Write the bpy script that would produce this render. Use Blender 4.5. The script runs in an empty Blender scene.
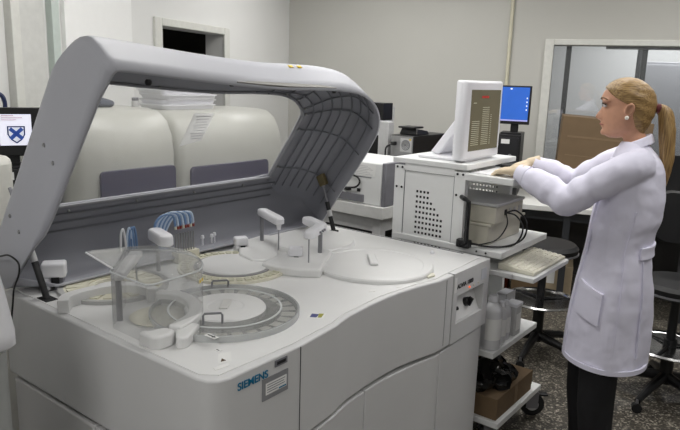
import bpy, bmesh, math, random
from mathutils import Vector, Matrix, noise
random.seed(7)
PI = math.pi
scn = bpy.context.scene
COL = scn.collection
V = Vector
# ------------------------------------------------------------------ frames
FLOOR = -0.08                                   # floor height in the working frames; everything is lifted by LIFT
LIFT = Matrix.Translation((0, 0, -FLOOR))
FR = LIFT.copy()                                # the room
AY = math.radians(71.0628)
FA = LIFT @ Matrix.Translation((-0.77993, 1.26044, 0)) @ Matrix.Rotation(AY, 4, 'Z')     # analyser and trolley
FW = LIFT @ Matrix.Translation((0.30534, 2.84699, 0)) @ Matrix.Rotation(math.atan2(.3251, .94568), 4, 'Z')  # the woman

# ------------------------------------------------------------------ materials
def lin(c):
    c = c / 255.0
    return c / 12.92 if c <= .04045 else ((c + .055) / 1.055) ** 2.4
MATS = {}
def mat(name, rgb, rough=.5, metal=0.0, vary=.04, scale=30, bump=0.0, bscale=200, emit=0, spec=.5, alpha=1, trans=0, coat=0):
    if name in MATS: return MATS[name]
    m = bpy.data.materials.new(name); m.use_nodes = True
    nt = m.node_tree; b = nt.nodes['Principled BSDF']
    c = (lin(rgb[0]), lin(rgb[1]), lin(rgb[2]), 1)
    b.inputs['Base Color'].default_value = c
    b.inputs['Roughness'].default_value = rough
    b.inputs['Metallic'].default_value = metal
    b.inputs['Specular IOR Level'].default_value = spec
    b.inputs['Alpha'].default_value = alpha
    b.inputs['Transmission Weight'].default_value = trans
    b.inputs['Coat Weight'].default_value = coat
    tc = nt.nodes.new('ShaderNodeTexCoord')
    if vary > 0:
        n = nt.nodes.new('ShaderNodeTexNoise'); n.inputs['Scale'].default_value = scale; n.inputs['Detail'].default_value = 4
        r = nt.nodes.new('ShaderNodeValToRGB')
        r.color_ramp.elements[0].position = .3; r.color_ramp.elements[1].position = .7
        r.color_ramp.elements[0].color = tuple(x * (1 - vary) for x in c[:3]) + (1,)
        r.color_ramp.elements[1].color = tuple(min(1, x * (1 + vary)) for x in c[:3]) + (1,)
        nt.links.new(tc.outputs['Object'], n.inputs['Vector'])
        nt.links.new(n.outputs['Fac'], r.inputs['Fac']); nt.links.new(r.outputs['Color'], b.inputs['Base Color'])
    if bump > 0:
        n2 = nt.nodes.new('ShaderNodeTexNoise'); n2.inputs['Scale'].default_value = bscale
        bp = nt.nodes.new('ShaderNodeBump'); bp.inputs['Strength'].default_value = bump; bp.inputs['Distance'].default_value = .002
        nt.links.new(tc.outputs['Object'], n2.inputs['Vector'])
        nt.links.new(n2.outputs['Fac'], bp.inputs['Height']); nt.links.new(bp.outputs['Normal'], b.inputs['Normal'])
    if emit:
        b.inputs['Emission Color'].default_value = c; b.inputs['Emission Strength'].default_value = emit
    MATS[name] = m
    return m
def clear(name, rgb, fac=.85, rough=.05, gl=.12, fr=.55):
    """thin clear plastic: mostly see-through, a little diffuse haze and a gloss"""
    m = bpy.data.materials.new(name); m.use_nodes = True; nt = m.node_tree; nt.nodes.clear()
    out = nt.nodes.new('ShaderNodeOutputMaterial'); mx = nt.nodes.new('ShaderNodeMixShader'); mx2 = nt.nodes.new('ShaderNodeMixShader')
    tr = nt.nodes.new('ShaderNodeBsdfTransparent'); df = nt.nodes.new('ShaderNodeBsdfDiffuse'); gs = nt.nodes.new('ShaderNodeBsdfGlossy')
    lw = nt.nodes.new('ShaderNodeLayerWeight'); lw.inputs['Blend'].default_value = .25
    mp = nt.nodes.new('ShaderNodeMath'); mp.operation = 'MULTIPLY_ADD'; mp.inputs[1].default_value = fr; mp.inputs[2].default_value = gl * .4
    c = tuple(lin(x) for x in rgb) + (1,)
    tr.inputs['Color'].default_value = (.97, .97, .97, 1); df.inputs['Color'].default_value = c; gs.inputs['Roughness'].default_value = rough
    mx.inputs['Fac'].default_value = fac
    nt.links.new(df.outputs[0], mx.inputs[1]); nt.links.new(tr.outputs[0], mx.inputs[2])
    nt.links.new(lw.outputs['Fresnel'], mp.inputs[0]); nt.links.new(mp.outputs[0], mx2.inputs['Fac'])
    nt.links.new(mx.outputs[0], mx2.inputs[1]); nt.links.new(gs.outputs[0], mx2.inputs[2]); nt.links.new(mx2.outputs[0], out.inputs[0])
    return m

M_body = mat('warm_white_enamel', (208, 208, 208), .42, vary=.015, scale=6)
M_side = mat('grey_enamel', (206, 205, 205), .5, vary=.015, scale=5)
M_hood = mat('lid_grey_plastic', (172, 173, 180), .5, vary=.015, scale=5)
M_rib = mat('lid_rib_grey', (112, 113, 120), .55)
M_deck = mat('deck_white', (224, 224, 223), .3, vary=.015, scale=10)
M_cream = mat('cream_plastic', (216, 213, 196), .4, vary=.05, scale=40)
M_white = mat('white_plastic', (236, 236, 240), .3, vary=.01)
M_steel = mat('brushed_steel', (160, 160, 160), .3, 1.0)
M_dsteel = mat('dull_steel', (136, 136, 140), .4, .4)
M_black = mat('black_plastic', (18, 18, 20), .4)
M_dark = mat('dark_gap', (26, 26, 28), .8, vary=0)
M_rubber = mat('black_rubber', (24, 24, 25), .7)
M_yellow = mat('yellow_sticker', (214, 182, 40), .6)
M_paper = mat('white_paper', (232, 232, 230), .7, vary=.01)
M_ink = mat('black_ink', (30, 30, 34), .7, vary=0)
M_teal = mat('teal_lettering', (0, 112, 150), .5, vary=0)
M_greyplate = mat('grey_rating_plate', (140, 141, 144), .5)
M_cart = mat('trolley_white_steel', (224, 225, 224), .45, vary=.01)
M_beige = mat('beige_equipment', (196, 192, 178), .55)
M_lgrey = mat('light_grey_equipment', (190, 190, 190), .5)
M_mgrey = mat('mid_grey_equipment', (120, 120, 126), .5)
M_card = mat('corrugated_cardboard', (114, 94, 70), .85, vary=.06, scale=12)
M_cardd = mat('cardboard_tape', (126, 104, 78), .6)
M_bench = mat('white_bench_laminate', (226, 226, 222), .4)
M_clear = clear('clear_acrylic', (214, 216, 216), .80, .08, fr=.4)
M_lidpane = clear('lid_window_acrylic', (210, 212, 205), .86, .25, gl=.03, fr=.12)
M_ringclear = clear('smoked_clear_ring', (206, 208, 206), .78, gl=.2)
M_glass = clear('window_glass', (190, 195, 198), .93, .02, .2)
M_bottle = mat('milky_bottle_plastic', (206, 206, 208), .35, alpha=1, vary=.02)
M_bag = mat('black_bag_plastic', (12, 12, 13), .22, vary=0)
M_blue = mat('blue_tube', (112, 142, 184), .4)
M_ltube = mat('pale_tube', (190, 205, 225), .35)
M_red = mat('red_tip', (140, 62, 56), .5)
M_orange = mat('orange_led', (240, 90, 20), .4, emit=1.5, vary=0)
M_purple = mat('purple_tinted_window', (74, 70, 92), .25, vary=.05)
M_chrome = mat('chrome', (200, 200, 200), .15, 1.0, vary=0)
M_skin = mat('skin', (200, 150, 122), .5, vary=.05, scale=50)
M_hair = None
M_coat = mat('lab_coat_cotton', (226, 224, 240), .85, vary=.02, scale=15, bump=.25, bscale=350)
M_glove = mat('latex_glove', (222, 204, 176), .6, vary=.04, scale=60)
M_pants = mat('black_trousers', (22, 22, 25), .85, vary=.1)
M_vinyl = mat('black_vinyl', (16, 16, 18), .55, vary=.05)

def translucent(name, rgb, fac):
    m = bpy.data.materials.new(name); m.use_nodes = True; nt = m.node_tree; nt.nodes.clear()
    out = nt.nodes.new('ShaderNodeOutputMaterial'); mx = nt.nodes.new('ShaderNodeMixShader'); a = nt.nodes.new('ShaderNodeBsdfTransparent'); b = nt.nodes.new('ShaderNodeBsdfTranslucent'); c = nt.nodes.new('ShaderNodeBsdfDiffuse'); m2 = nt.nodes.new('ShaderNodeMixShader')
    col = tuple(lin(x) for x in rgb) + (1,); b.inputs[0].default_value = col; c.inputs[0].default_value = col
    nt.links.new(c.outputs[0], m2.inputs[1]); nt.links.new(b.outputs[0], m2.inputs[2]); m2.inputs[0].default_value = .6
    mx.inputs[0].default_value = fac; nt.links.new(m2.outputs[0], mx.inputs[1]); nt.links.new(a.outputs[0], mx.inputs[2]); nt.links.new(mx.outputs[0], out.inputs[0])
    return m
def hair_mat(name, sc):
    m = bpy.data.materials.new(name); m.use_nodes = True; nt = m.node_tree; b = nt.nodes['Principled BSDF']
    tc = nt.nodes.new('ShaderNodeTexCoord'); mp = nt.nodes.new('ShaderNodeMapping'); n = nt.nodes.new('ShaderNodeTexNoise')
    mp.inputs['Scale'].default_value = sc; n.inputs['Scale'].default_value = 1.5; n.inputs['Detail'].default_value = 6
    r = nt.nodes.new('ShaderNodeValToRGB'); e = r.color_ramp.elements
    e[0].position = .3; e[1].position = .72
    e[0].color = (lin(110), lin(82), lin(46), 1); e[1].color = (lin(182), lin(150), lin(98), 1)
    nt.links.new(tc.outputs['Object'], mp.inputs[0]); nt.links.new(mp.outputs[0], n.inputs['Vector'])
    nt.links.new(n.outputs['Fac'], r.inputs['Fac']); nt.links.new(r.outputs['Color'], b.inputs['Base Color'])
    b.inputs['Roughness'].default_value = .42
    bp = nt.nodes.new('ShaderNodeBump'); bp.inputs['Strength'].default_value = .5; bp.inputs['Distance'].default_value = .004
    nt.links.new(n.outputs['Fac'], bp.inputs['Height']); nt.links.new(bp.outputs['Normal'], b.inputs['Normal'])
    return m
M_hair = hair_mat('dark_blond_hair', (9, 150, 190)); M_tail = hair_mat('dark_blond_ponytail', (150, 150, 8))

def floor_mat():
    m = bpy.data.materials.new('terrazzo_floor'); m.use_nodes = True; nt = m.node_tree; b = nt.nodes['Principled BSDF']
    tc = nt.nodes.new('ShaderNodeTexCoord')
    v = nt.nodes.new('ShaderNodeTexVoronoi'); v.inputs['Scale'].default_value = 120
    r = nt.nodes.new('ShaderNodeValToRGB'); e = r.color_ramp.elements
    e[0].position = 0; e[0].color = (lin(40), lin(38), lin(34), 1)
    e[1].position = 1; e[1].color = (lin(172), lin(166), lin(152), 1)
    x = e.new(.45); x.color = (lin(68), lin(64), lin(57), 1)
    x = e.new(.75); x.color = (lin(92), lin(86), lin(77), 1)
    s = nt.nodes.new('ShaderNodeSeparateColor')
    nt.links.new(tc.outputs['Object'], v.inputs['Vector']); nt.links.new(v.outputs['Color'], s.inputs[0])
    nt.links.new(s.outputs[0], r.inputs['Fac']); nt.links.new(r.outputs['Color'], b.inputs['Base Color'])
    b.inputs['Roughness'].default_value = .45
    return m
M_floor = floor_mat()
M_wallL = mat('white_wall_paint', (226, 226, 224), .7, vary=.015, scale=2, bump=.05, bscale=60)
M_wallB = mat('dimmer_wall_paint', (192, 191, 185), .75, vary=.015, scale=2, bump=.05, bscale=60)  # far wall: weaker light put into a darker colour than wall_left
M_wallD = mat('grey_wall_paint', (132, 132, 130), .8, vary=.015, scale=2)
M_ceil = mat('ceiling_paint', (228, 228, 226), .8, vary=.01)
M_frame = mat('white_frame_paint', (214, 214, 208), .5)
M_alu = mat('aluminium', (196, 206, 200), .4, .1)
M_dkwall = mat('unlit_store_wall', (66, 64, 58), .9)
M_under = mat('under_bench_shade', (64, 63, 62), .7)
M_lamp = mat('lamp_diffuser', (255, 252, 246), .5, emit=3, vary=0)

# ------------------------------------------------------------------ object helpers
BASE = {}
SQUEEZE = {}
def rootof(o):
    while o.parent: o = o.parent
    return o
def tag(o, label=None, cat=None, group=None, kind=None):
    if label: o['label'] = label
    if cat: o['category'] = cat
    if group: o['group'] = group
    if kind: o['kind'] = kind
    return o
def thing(name, label, cat, base=(0, 0, 0), frame=FR, group=None, rotz=0):
    o = bpy.data.objects.new(name, None); COL.objects.link(o)
    o.empty_display_size = .05
    o.matrix_world = frame @ Matrix.Translation(base) @ Matrix.Rotation(rotz, 4, 'Z')
    BASE[o.name] = V(base) if not rotz else V((0, 0, 0))
    return tag(o, label, cat, group)
def _mesh(name, bm, m, bevel, ang, remesh):
    bmesh.ops.recalc_face_normals(bm, faces=bm.faces)
    me = bpy.data.meshes.new(name); bm.to_mesh(me); bm.free()
    for p in me.polygons: p.use_smooth = True
    me.set_sharp_from_angle(angle=math.radians(ang))
    for mm in (m if isinstance(m, (list, tuple)) else [m]): me.materials.append(mm)
    return me
def finish(o, bevel, remesh, solid=0, sub=0):
    if solid:
        s = o.modifiers.new('Solidify', 'SOLIDIFY'); s.thickness = solid; s.offset = -1; s.material_offset = len(o.data.materials) - 1
    if sub:
        s = o.modifiers.new('Subdivision', 'SUBSURF'); s.levels = sub; s.render_levels = sub
    if bevel:
        b = o.modifiers.new('Bevel', 'BEVEL'); b.width = bevel; b.segments = 3; b.limit_method = 'ANGLE'; b.angle_limit = math.radians(40); b.harden_normals = False
    if remesh:
        r = o.modifiers.new('Remesh', 'REMESH'); r.mode = 'VOXEL'; r.voxel_size = remesh; r.use_smooth_shade = True
        s = o.modifiers.new('Smooth', 'SMOOTH'); s.iterations = 3; s.factor = .5
def part(name, bm, m, parent, bevel=0, ang=35, label=None, remesh=0, solid=0, sub=0, kind=None, flat=False):
    b = BASE.get(rootof(parent).name, V((0, 0, 0)))
    if rootof(parent).name in SQUEEZE:
        c_, k_ = SQUEEZE[rootof(parent).name]
        for v in bm.verts: v.co.x = c_ + (v.co.x - c_) * k_
    if b.length: bmesh.ops.translate(bm, verts=bm.verts, vec=-b)
    o = bpy.data.objects.new(name, _mesh(name, bm, m, bevel, ang, remesh)); COL.objects.link(o)
    o.parent = parent
    if flat:
        for p in o.data.polygons: p.use_smooth = False
    finish(o, bevel, remesh, solid, sub)
    return tag(o, label, kind=kind)
def single(name, bm, m, label, cat, base=(0, 0, 0), frame=FR, group=None, bevel=0, ang=35, remesh=0, kind=None, sub=0):
    bmesh.ops.translate(bm, verts=bm.verts, vec=-V(base))
    o = bpy.data.objects.new(name, _mesh(name, bm, m, bevel, ang, remesh)); COL.objects.link(o)
    o.matrix_world = frame @ Matrix.Translation(base)
    BASE[o.name] = V(base)
    finish(o, bevel, remesh, 0, sub)
    return tag(o, label, cat, group, kind)
def struct(name, bm, m, frame=FR, bevel=0, parent=None):
    o = bpy.data.objects.new(name, _mesh(name, bm, m, bevel, 35, 0)); COL.objects.link(o)
    if parent: o.parent = parent
    else:
        o.matrix_world = frame; o['kind'] = 'structure'
    finish(o, bevel, 0)
    return o
def dup(root, matrix, label=None, group=None):
    r = root.copy(); COL.objects.link(r); r.matrix_world = matrix
    if label: r['label'] = label
    if group: r['group'] = group
    for ch in list(root.children):
        c = ch.copy(); COL.objects.link(c); c.parent = r
        for g in ch.children:
            d = g.copy(); COL.objects.link(d); d.parent = c
    return r

# ------------------------------------------------------------------ shape helpers
def B(): return bmesh.new()
def box(bm, x0, x1, y0, y1, z0, z1):
    v = [bm.verts.new(p) for p in ((x0, y0, z0), (x1, y0, z0), (x1, y1, z0), (x0, y1, z0), (x0, y0, z1), (x1, y0, z1), (x1, y1, z1), (x0, y1, z1))]
    for f in ((0, 3, 2, 1), (4, 5, 6, 7), (0, 1, 5, 4), (1, 2, 6, 5), (2, 3, 7, 6), (3, 0, 4, 7)): bm.faces.new([v[i] for i in f])
    return v
def bx(*a): bm = B(); box(bm, *a); return bm
def obox(bm, c, dx, dy, dz, sx, sy, sz):
    """box centred at c with half sizes along axes dx, dy, dz"""
    v = []
    for k in (-1, 1):
        for (i, j) in ((-1, -1), (1, -1), (1, 1), (-1, 1)):
            v.append(bm.verts.new(V(c) + V(dx) * i * sx + V(dy) * j * sy + V(dz) * k * sz))
    for f in ((0, 3, 2, 1), (4, 5, 6, 7), (0, 1, 5, 4), (1, 2, 6, 5), (2, 3, 7, 6), (3, 0, 4, 7)): bm.faces.new([v[i] for i in f])
def loft(bm, rings, cap=True, closed=True):
    R = [[bm.verts.new(p) for p in r] for r in rings]
    n = len(R[0])
    for a, b in zip(R[:-1], R[1:]):
        for i in range(n if closed else n - 1):
            j = (i + 1) % n
            bm.faces.new((a[i], a[j], b[j], b[i]))
    if cap:
        bm.faces.new(list(reversed(R[0]))); bm.faces.new(R[-1])
    return R
def prism(bm, poly, z0, z1):
    loft(bm, [[(x, y, z0) for x, y in poly], [(x, y, z1) for x, y in poly]])
def pr(poly, z0, z1): bm = B(); prism(bm, poly, z0, z1); return bm
def tube(bm, pts, r, n=10, flat=None):
    pts = [V(p) for p in pts]; k = len(pts)
    rr = r if isinstance(r, (list, tuple)) else [r] * k
    t0 = (pts[1] - pts[0]).normalized()
    up = V((0, 0, 1)) if abs(t0.z) < .9 else V((0, 1, 0))
    nrm = (up - t0 * up.dot(t0)).normalized()
    rings = []
    for i in range(k):
        t = (pts[min(i + 1, k - 1)] - pts[max(i - 1, 0)]).normalized()
        nrm = (nrm - t * nrm.dot(t)).normalized(); bi = t.cross(nrm)
        fy = flat[i] if flat else 1
        rings.append([pts[i] + (nrm * math.cos(2 * PI * j / n) + bi * math.sin(2 * PI * j / n) * fy) * rr[i] for j in range(n)])
    loft(bm, rings)
def tb(pts, r, n=10): bm = B(); tube(bm, pts, r, n); return bm
def smooth(pts, k=6):
    """Catmull-Rom through pts"""
    pts = [V(p) for p in pts]; P = [pts[0]] + pts + [pts[-1]]; out = []
    for i in range(1, len(P) - 2):
        for s in range(k):
            t = s / k; a, b, c, d = P[i - 1], P[i], P[i + 1], P[i + 2]
            out.append(.5 * ((2 * b) + (c - a) * t + (2 * a - 5 * b + 4 * c - d) * t * t + (3 * b - a - 3 * c + d) * t ** 3))
    return out + [pts[-1]]
def lathe(bm, c, prof, n=32, ax='z'):
    rings = []
    for r, z in prof:
        ring = []
        for j in range(n):
            a = 2 * PI * j / n; p = (r * math.cos(a), r * math.sin(a), z)
            if ax == 'x': p = (p[2], p[0], p[1])
            if ax == 'y': p = (p[0], p[2], p[1])
            ring.append(V(c) + V(p))
        rings.append(ring)
    loft(bm, rings)
def la(c, prof, n=32, ax='z'): bm = B(); lathe(bm, c, prof, n, ax); return bm
def annulus(bm, c, r0, r1, z0, z1, n=48, a0=0, a1=2 * PI):
    full = abs(a1 - a0 - 2 * PI) < 1e-6
    k = n if full else n + 1
    rings = []
    for i in range(k):
        a = a0 + (a1 - a0) * i / n; co, si = math.cos(a), math.sin(a)
        rings.append([V((c[0] + r * co, c[1] + r * si, z)) for r, z in ((r0, z0), (r1, z0), (r1, z1), (r0, z1))])
    if full:
        R = [[bm.verts.new(p) for p in r] for r in rings]
        for i in range(k):
            a, b = R[i], R[(i + 1) % k]
            for j in range(4): bm.faces.new((a[j], a[(j + 1) % 4], b[(j + 1) % 4], b[j]))
    else: loft(bm, rings)
def an(*a, **k): bm = B(); annulus(bm, *a, **k); return bm
def strip_wall(bm, pts, w, z0, z1):
    """a wall of width w following the plan polyline pts"""
    pts = [V((p[0], p[1], 0)) for p in pts]; rings = []
    for i, p in enumerate(pts):
        t = (pts[min(i + 1, len(pts) - 1)] - pts[max(i - 1, 0)]).normalized(); nn = V((-t.y, t.x, 0))
        rings.append([p - nn * w / 2 + V((0, 0, z0)), p + nn * w / 2 + V((0, 0, z0)), p + nn * w / 2 + V((0, 0, z1)), p - nn * w / 2 + V((0, 0, z1))])
    loft(bm, rings)
def rrect(x0, x1, y0, y1, r, n=5):
    out = []
    for cx, cy, a in ((x1 - r, y0 + r, -90), (x1 - r, y1 - r, 0), (x0 + r, y1 - r, 90), (x0 + r, y0 + r, 180)):
        for i in range(n + 1):
            t = math.radians(a + 90 * i / n); out.append((cx + r * math.cos(t), cy + r * math.sin(t)))
    return out
def mapped(bm, mtx):
    bmesh.ops.transform(bm, matrix=mtx, verts=bm.verts); return bm
def text_bm(s, size, bold=0.0, ext=.0008, align='LEFT', sx=1.0):
    cu = bpy.data.curves.new('lettering', 'FONT'); cu.body = s; cu.size = size; cu.extrude = ext; cu.offset = bold; cu.align_x = align
    o = bpy.data.objects.new('lettering', cu); COL.objects.link(o)
    bpy.context.view_layer.update()
    me = bpy.data.meshes.new_from_object(o.evaluated_get(bpy.context.evaluated_depsgraph_get()))
    bpy.data.objects.remove(o); bpy.data.curves.remove(cu)
    bm = B(); bm.from_mesh(me); bpy.data.meshes.remove(me)
    if sx != 1: bmesh.ops.scale(bm, vec=(sx, 1, 1), verts=bm.verts)
    return bm
def on_plane(org, xa, ya):
    """matrix taking local xy to a plane with axes xa (right) and ya (up)"""
    xa = V(xa).normalized(); ya = V(ya).normalized(); za = xa.cross(ya)
    m = Matrix((xa, ya, za)).transposed().to_4x4(); m.translation = V(org); return m
def sphere(bm, c, rx, ry=None, rz=None, n=16):
    ry = ry or rx; rz = rz or rx
    rings = []
    for i in range(1, n // 2):
        t = PI * i / (n // 2)
        rings.append([V(c) + V((rx * math.sin(t) * math.cos(2 * PI * j / n), ry * math.sin(t) * math.sin(2 * PI * j / n), rz * math.cos(t))) for j in range(n)])
    loft(bm, rings)
def sp(*a, **k): bm = B(); sphere(bm, *a, **k); return bm

# ================================================================== THE ROOM
CEIL = 2.85
WX, WY, WR, WB = -2.70, 6.12, 3.3, -1.7        # left, far, right, near wall
struct('floor', bx(WX - .2, WR + .2, WB - .2, 9.4, FLOOR - .1, FLOOR), M_floor)
struct('ceiling', bx(WX - .2, WR + .2, WB - .2, WY + .2, CEIL, CEIL + .1), M_ceil)
dy0, dy1, dtop = 3.93, 4.79, 1.93
bm = B()
box(bm, WX - .16, WX, WB - .16, dy0, FLOOR, CEIL); box(bm, WX - .16, WX, dy1, WY + .16, FLOOR, CEIL); box(bm, WX - .16, WX, dy0, dy1, dtop, CEIL)
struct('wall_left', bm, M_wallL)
wx0, wz0, wz1, wx1 = -.17, .70, 1.955, 2.35
bm = B()
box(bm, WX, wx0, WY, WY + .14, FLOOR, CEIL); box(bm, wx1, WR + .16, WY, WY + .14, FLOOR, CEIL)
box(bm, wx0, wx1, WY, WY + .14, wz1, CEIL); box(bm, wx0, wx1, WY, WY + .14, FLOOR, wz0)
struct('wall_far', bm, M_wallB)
struct('wall_right', bx(WR, WR + .16, WB - .16, WY, FLOOR, CEIL), M_wallD)
struct('wall_near', bx(WX, WR, WB - .16, WB, FLOOR, CEIL), M_wallD)
# door opening with frame; walls behind coloured dark so the space reads unlit
bm = B()
box(bm, WX - .01, WX + .02, dy0 - .085, dy0, FLOOR, dtop + .055); box(bm, WX - .01, WX + .02, dy1, dy1 + .085, FLOOR, dtop + .055)
box(bm, WX - .01, WX + .02, dy0, dy1, dtop, dtop + .055)
struct('door_1', bm, M_frame, bevel=.006)
bm = B()
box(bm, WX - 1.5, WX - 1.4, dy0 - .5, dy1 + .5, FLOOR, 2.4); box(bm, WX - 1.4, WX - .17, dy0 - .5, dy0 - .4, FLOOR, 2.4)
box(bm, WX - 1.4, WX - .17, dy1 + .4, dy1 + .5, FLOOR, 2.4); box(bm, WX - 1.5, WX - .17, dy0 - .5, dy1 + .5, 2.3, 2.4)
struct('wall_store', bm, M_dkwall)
# flush white panel and aluminium posts at the left
struct('door_2', bx(WX, WX + .03, 2.99, 3.58, FLOOR, CEIL - .3), mat('bright_white_panel', (244, 244, 242), .5, vary=.01), bevel=.004)
struct('trim_1', bx(WX, WX + .045, 2.88, 2.935, FLOOR, CEIL), M_alu, bevel=.004)
struct('trim_2', bx(WX, WX + .05, 2.60, 2.655, FLOOR, CEIL), M_frame, bevel=.004)
struct('door_3', bx(WX, WX + .02, 2.66, 2.85, FLOOR, CEIL - .2), mat('grey_white_panel', (206, 206, 202), .5), bevel=.004)
# conduit pole on the far wall
struct('trim_3', tb([(-.548, WY - .02, 1.58), (-.548, WY - .02, CEIL)], .016, 12), mat('cream_conduit', (206, 202, 180), .4))
# internal window in the far wall
bm = B()
for a in ((wx0 - .075, wx0, wz0 - .05, wz1 + .05), (wx1, wx1 + .075, wz0 - .05, wz1 + .05), (wx0, wx1, wz1, wz1 + .05), (wx0, wx1, wz0 - .05, wz0)):
    box(bm, a[0], a[1], WY - .03, WY + .05, a[2], a[3])
win = struct('window_1', bm, M_frame, bevel=.006)
struct('window_pane', bx(wx0, wx1, WY + .03, WY + .036, wz0, wz1), M_glass, parent=win)
# the room beyond the window
bm = B()
box(bm, -1.4, 3.4, 9.2, 9.3, FLOOR, 2.85); box(bm, -1.5, -1.4, WY + .14, 9.3, FLOOR, 2.85); box(bm, 3.4, 3.5, WY + .14, 9.3, FLOOR, 2.85); box(bm, -1.5, 3.5, WY + .14, 9.3, 2.85, 2.95)
struct('wall_beyond', bm, mat('dim_lab_wall', (176, 178, 178), .8))

# ceiling lamps
k = 0
LAMPS = [(-1.35, 2.5, 1.0), (-1.35, 4.8, 1.2), (1.1, 2.5, .85), (1.1, 4.8, 1.0), (-.1, 3.6, .75), (-1.35, -.7, 1.3), (1.1, -.7, 1.6)]
LW = 18.5
lamp0 = None
for (x, y, w) in LAMPS:
    k += 1
    if lamp0 is None:
        lamp0 = thing('ceiling_light', 'white framed flush ceiling light with a glowing diffuser', 'lamp', (x, y, CEIL), FR, 'flush ceiling lights out of the photo')
        bm = B(); 
        for a in ((-.63, -.6, -.17, .17), (.6, .63, -.17, .17), (-.6, .6, -.17, -.14), (-.6, .6, .14, .17)): box(bm, x + a[0], x + a[1], y + a[2], y + a[3], CEIL - .045, CEIL)
        part('lamp_frame', bm, M_frame, lamp0); part('diffuser', bx(x - .6, x + .6, y - .14, y + .14, CEIL - .035, CEIL - .001), M_lamp, lamp0)
    else:
        dup(lamp0, FR @ Matrix.Translation((x, y, CEIL)))
    ld = bpy.data.lights.new('ceiling_light_glow', 'AREA'); ld.shape = 'RECTANGLE'; ld.size = 1.2; ld.size_y = .28
    ld.energy = LW * w; ld.color = (1, .99, .975)
    lo = bpy.data.objects.new('ceiling_light_glow', ld); COL.objects.link(lo); lo.matrix_world = FR @ Matrix.Translation((x, y, CEIL - .055))
ld = bpy.data.lights.new('far_room_glow', 'AREA'); ld.size = 1.0; ld.energy = 100  # added light without a fixture, brightens the room beyond the window
lo = bpy.data.objects.new('far_room_glow', ld); COL.objects.link(lo); lo.matrix_world = FR @ Matrix.Translation((1.2, 7.9, 2.8))

# dark racks and ducts beyond the window
def rack(x, y, w, d, h, label):
    t = thing('equipment_rack', label, 'rack', (x, y, FLOOR), FR)
    for i, (px, py) in enumerate(((x - w / 2, y - d / 2), (x + w / 2, y - d / 2), (x - w / 2, y + d / 2), (x + w / 2, y + d / 2))):
        part('post', bx(px - .025, px + .025, py - .025, py + .025, FLOOR, h), M_mrack, t)
    for z in (.6, 1.15, h - .04):
        part('shelf', bx(x - w / 2 + .025, x + w / 2 - .025, y - d / 2, y + d / 2, z, z + .03), M_mrack, t)
    return t
M_mrack = mat('dark_rack_metal', (52, 54, 58), .5)
rack(.31, 7.5, .72, .5, 2.08, 'tall dark metal rack standing beyond the internal window')
single('air_duct', bx(.3, 2.6, 6.9, 7.2, 1.98, 2.3), mat('dark_duct', (88, 90, 94), .5), 'dark grey air duct running behind the internal window', 'duct', (1.4, 7.05, 2.0), FR, bevel=.01)
t = thing('storage_cabinet', 'tall grey cabinet behind the window, beyond the woman', 'cabinet', (1.5, 8.4, FLOOR), FR)
part('carcass', bx(.75, 2.3, 8.2, 8.7, FLOOR, 1.9), mat('grey_cabinet', (120, 122, 126), .5), t, bevel=.005)
part('door', bx(.78, 1.5, 8.175, 8.198, FLOOR + .08, 1.87), mat('grey_cabinet_door', (132, 134, 138), .5), t, bevel=.003)
part('door', bx(1.53, 2.27, 8.175, 8.198, FLOOR + .08, 1.87), MATS['grey_cabinet_door'], t, bevel=.003)

# ================================================================== THE ANALYSER
T = .88
an0 = thing('chemistry_analyzer', 'large white chemistry analyzer with its grey lid propped open', 'analyzer', (.78, .5, FLOOR), FA)
front = [(.012, .03), (.02, .0), (.04, -.022), (.07, -.03), (.3, -.028), (.336, -.028)]
front2 = [(.338, -.028), (.526, -.008), (.56, .002), (.62, .013), (.74, .022), (.832, .024), (.923, .021), (1.031, .005), (1.136, -.018), (1.19, -.02)]
plan = front + [(.45, -.016)] + front2[1:] + [(1.25, -.018), (1.55, -.006), (1.566, .005), (1.568, 1.02), (.0, 1.02)]
# upper housing in two depths so that the control panel recess is a real hollow
left_plan = front + front2[1:] + [(1.248, -.019), (1.248, 1.02), (0, 1.02)]
part('upper_housing', pr(left_plan, .585, T), M_body, an0, bevel=.006)
# control tower: frame around a hollow
rx0, rx1, rz0, rz1, ry = 1.285, 1.522, .662, .782, -.014
bm = B()
box(bm, 1.2525, 1.568, .12, 1.02, .585, T); 
box(bm, 1.2525, rx0, -.02, .12, .585, T); box(bm, rx1, 1.568, -.02, .12, .585, T)
box(bm, rx0, rx1, -.02, .12, rz1, T); box(bm, rx0, rx1, -.02, .12, .585, rz0)
bmesh.ops.remove_doubles(bm, verts=bm.verts, dist=.0005)
tower = part('control_tower', bm, M_body, an0)
# sloping face inside the hollow carrying knob and switch
bm = B()
v = [bm.verts.new(p) for p in ((rx0, -.005, rz0), (rx1, -.005, rz0), (rx1, .045, rz1), (rx0, .045, rz1), (rx0, .119, rz0), (rx1, .119, rz0), (rx1, .119, rz1), (rx0, .119, rz1))]
for f in ((0, 1, 2, 3), (0, 4, 5, 1), (3, 2, 6, 7), (0, 3, 7, 4), (1, 5, 6, 2), (4, 7, 6, 5)): bm.faces.new([v[i] for i in f])
part('switch_plate', bm, M_deck, an0)
nrm = V((0, -.12, .05)).normalized()
def knob(x, z, r, h):
    yy = -.005 + .05 * (z - rz0) / (rz1 - rz0)
    bm = la((0, 0, 0), [(r, 0), (r, h), (r * .85, h * 1.15)], 20)
    return mapped(bm, on_plane((x, yy, z), (1, 0, 0), nrm.cross(V((1, 0, 0)))))
kb = part('rotary_knob', knob(1.43, .712, .019, .018), M_black, an0, label='black rotary knob')
bm = B(); obox(bm, (1.43, -.006, .720), (1, 0, 0), (0, .92, .38), (0, -.38, .92), .005, .010, .018); part('knob_grip', bm, M_black, kb)
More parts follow.
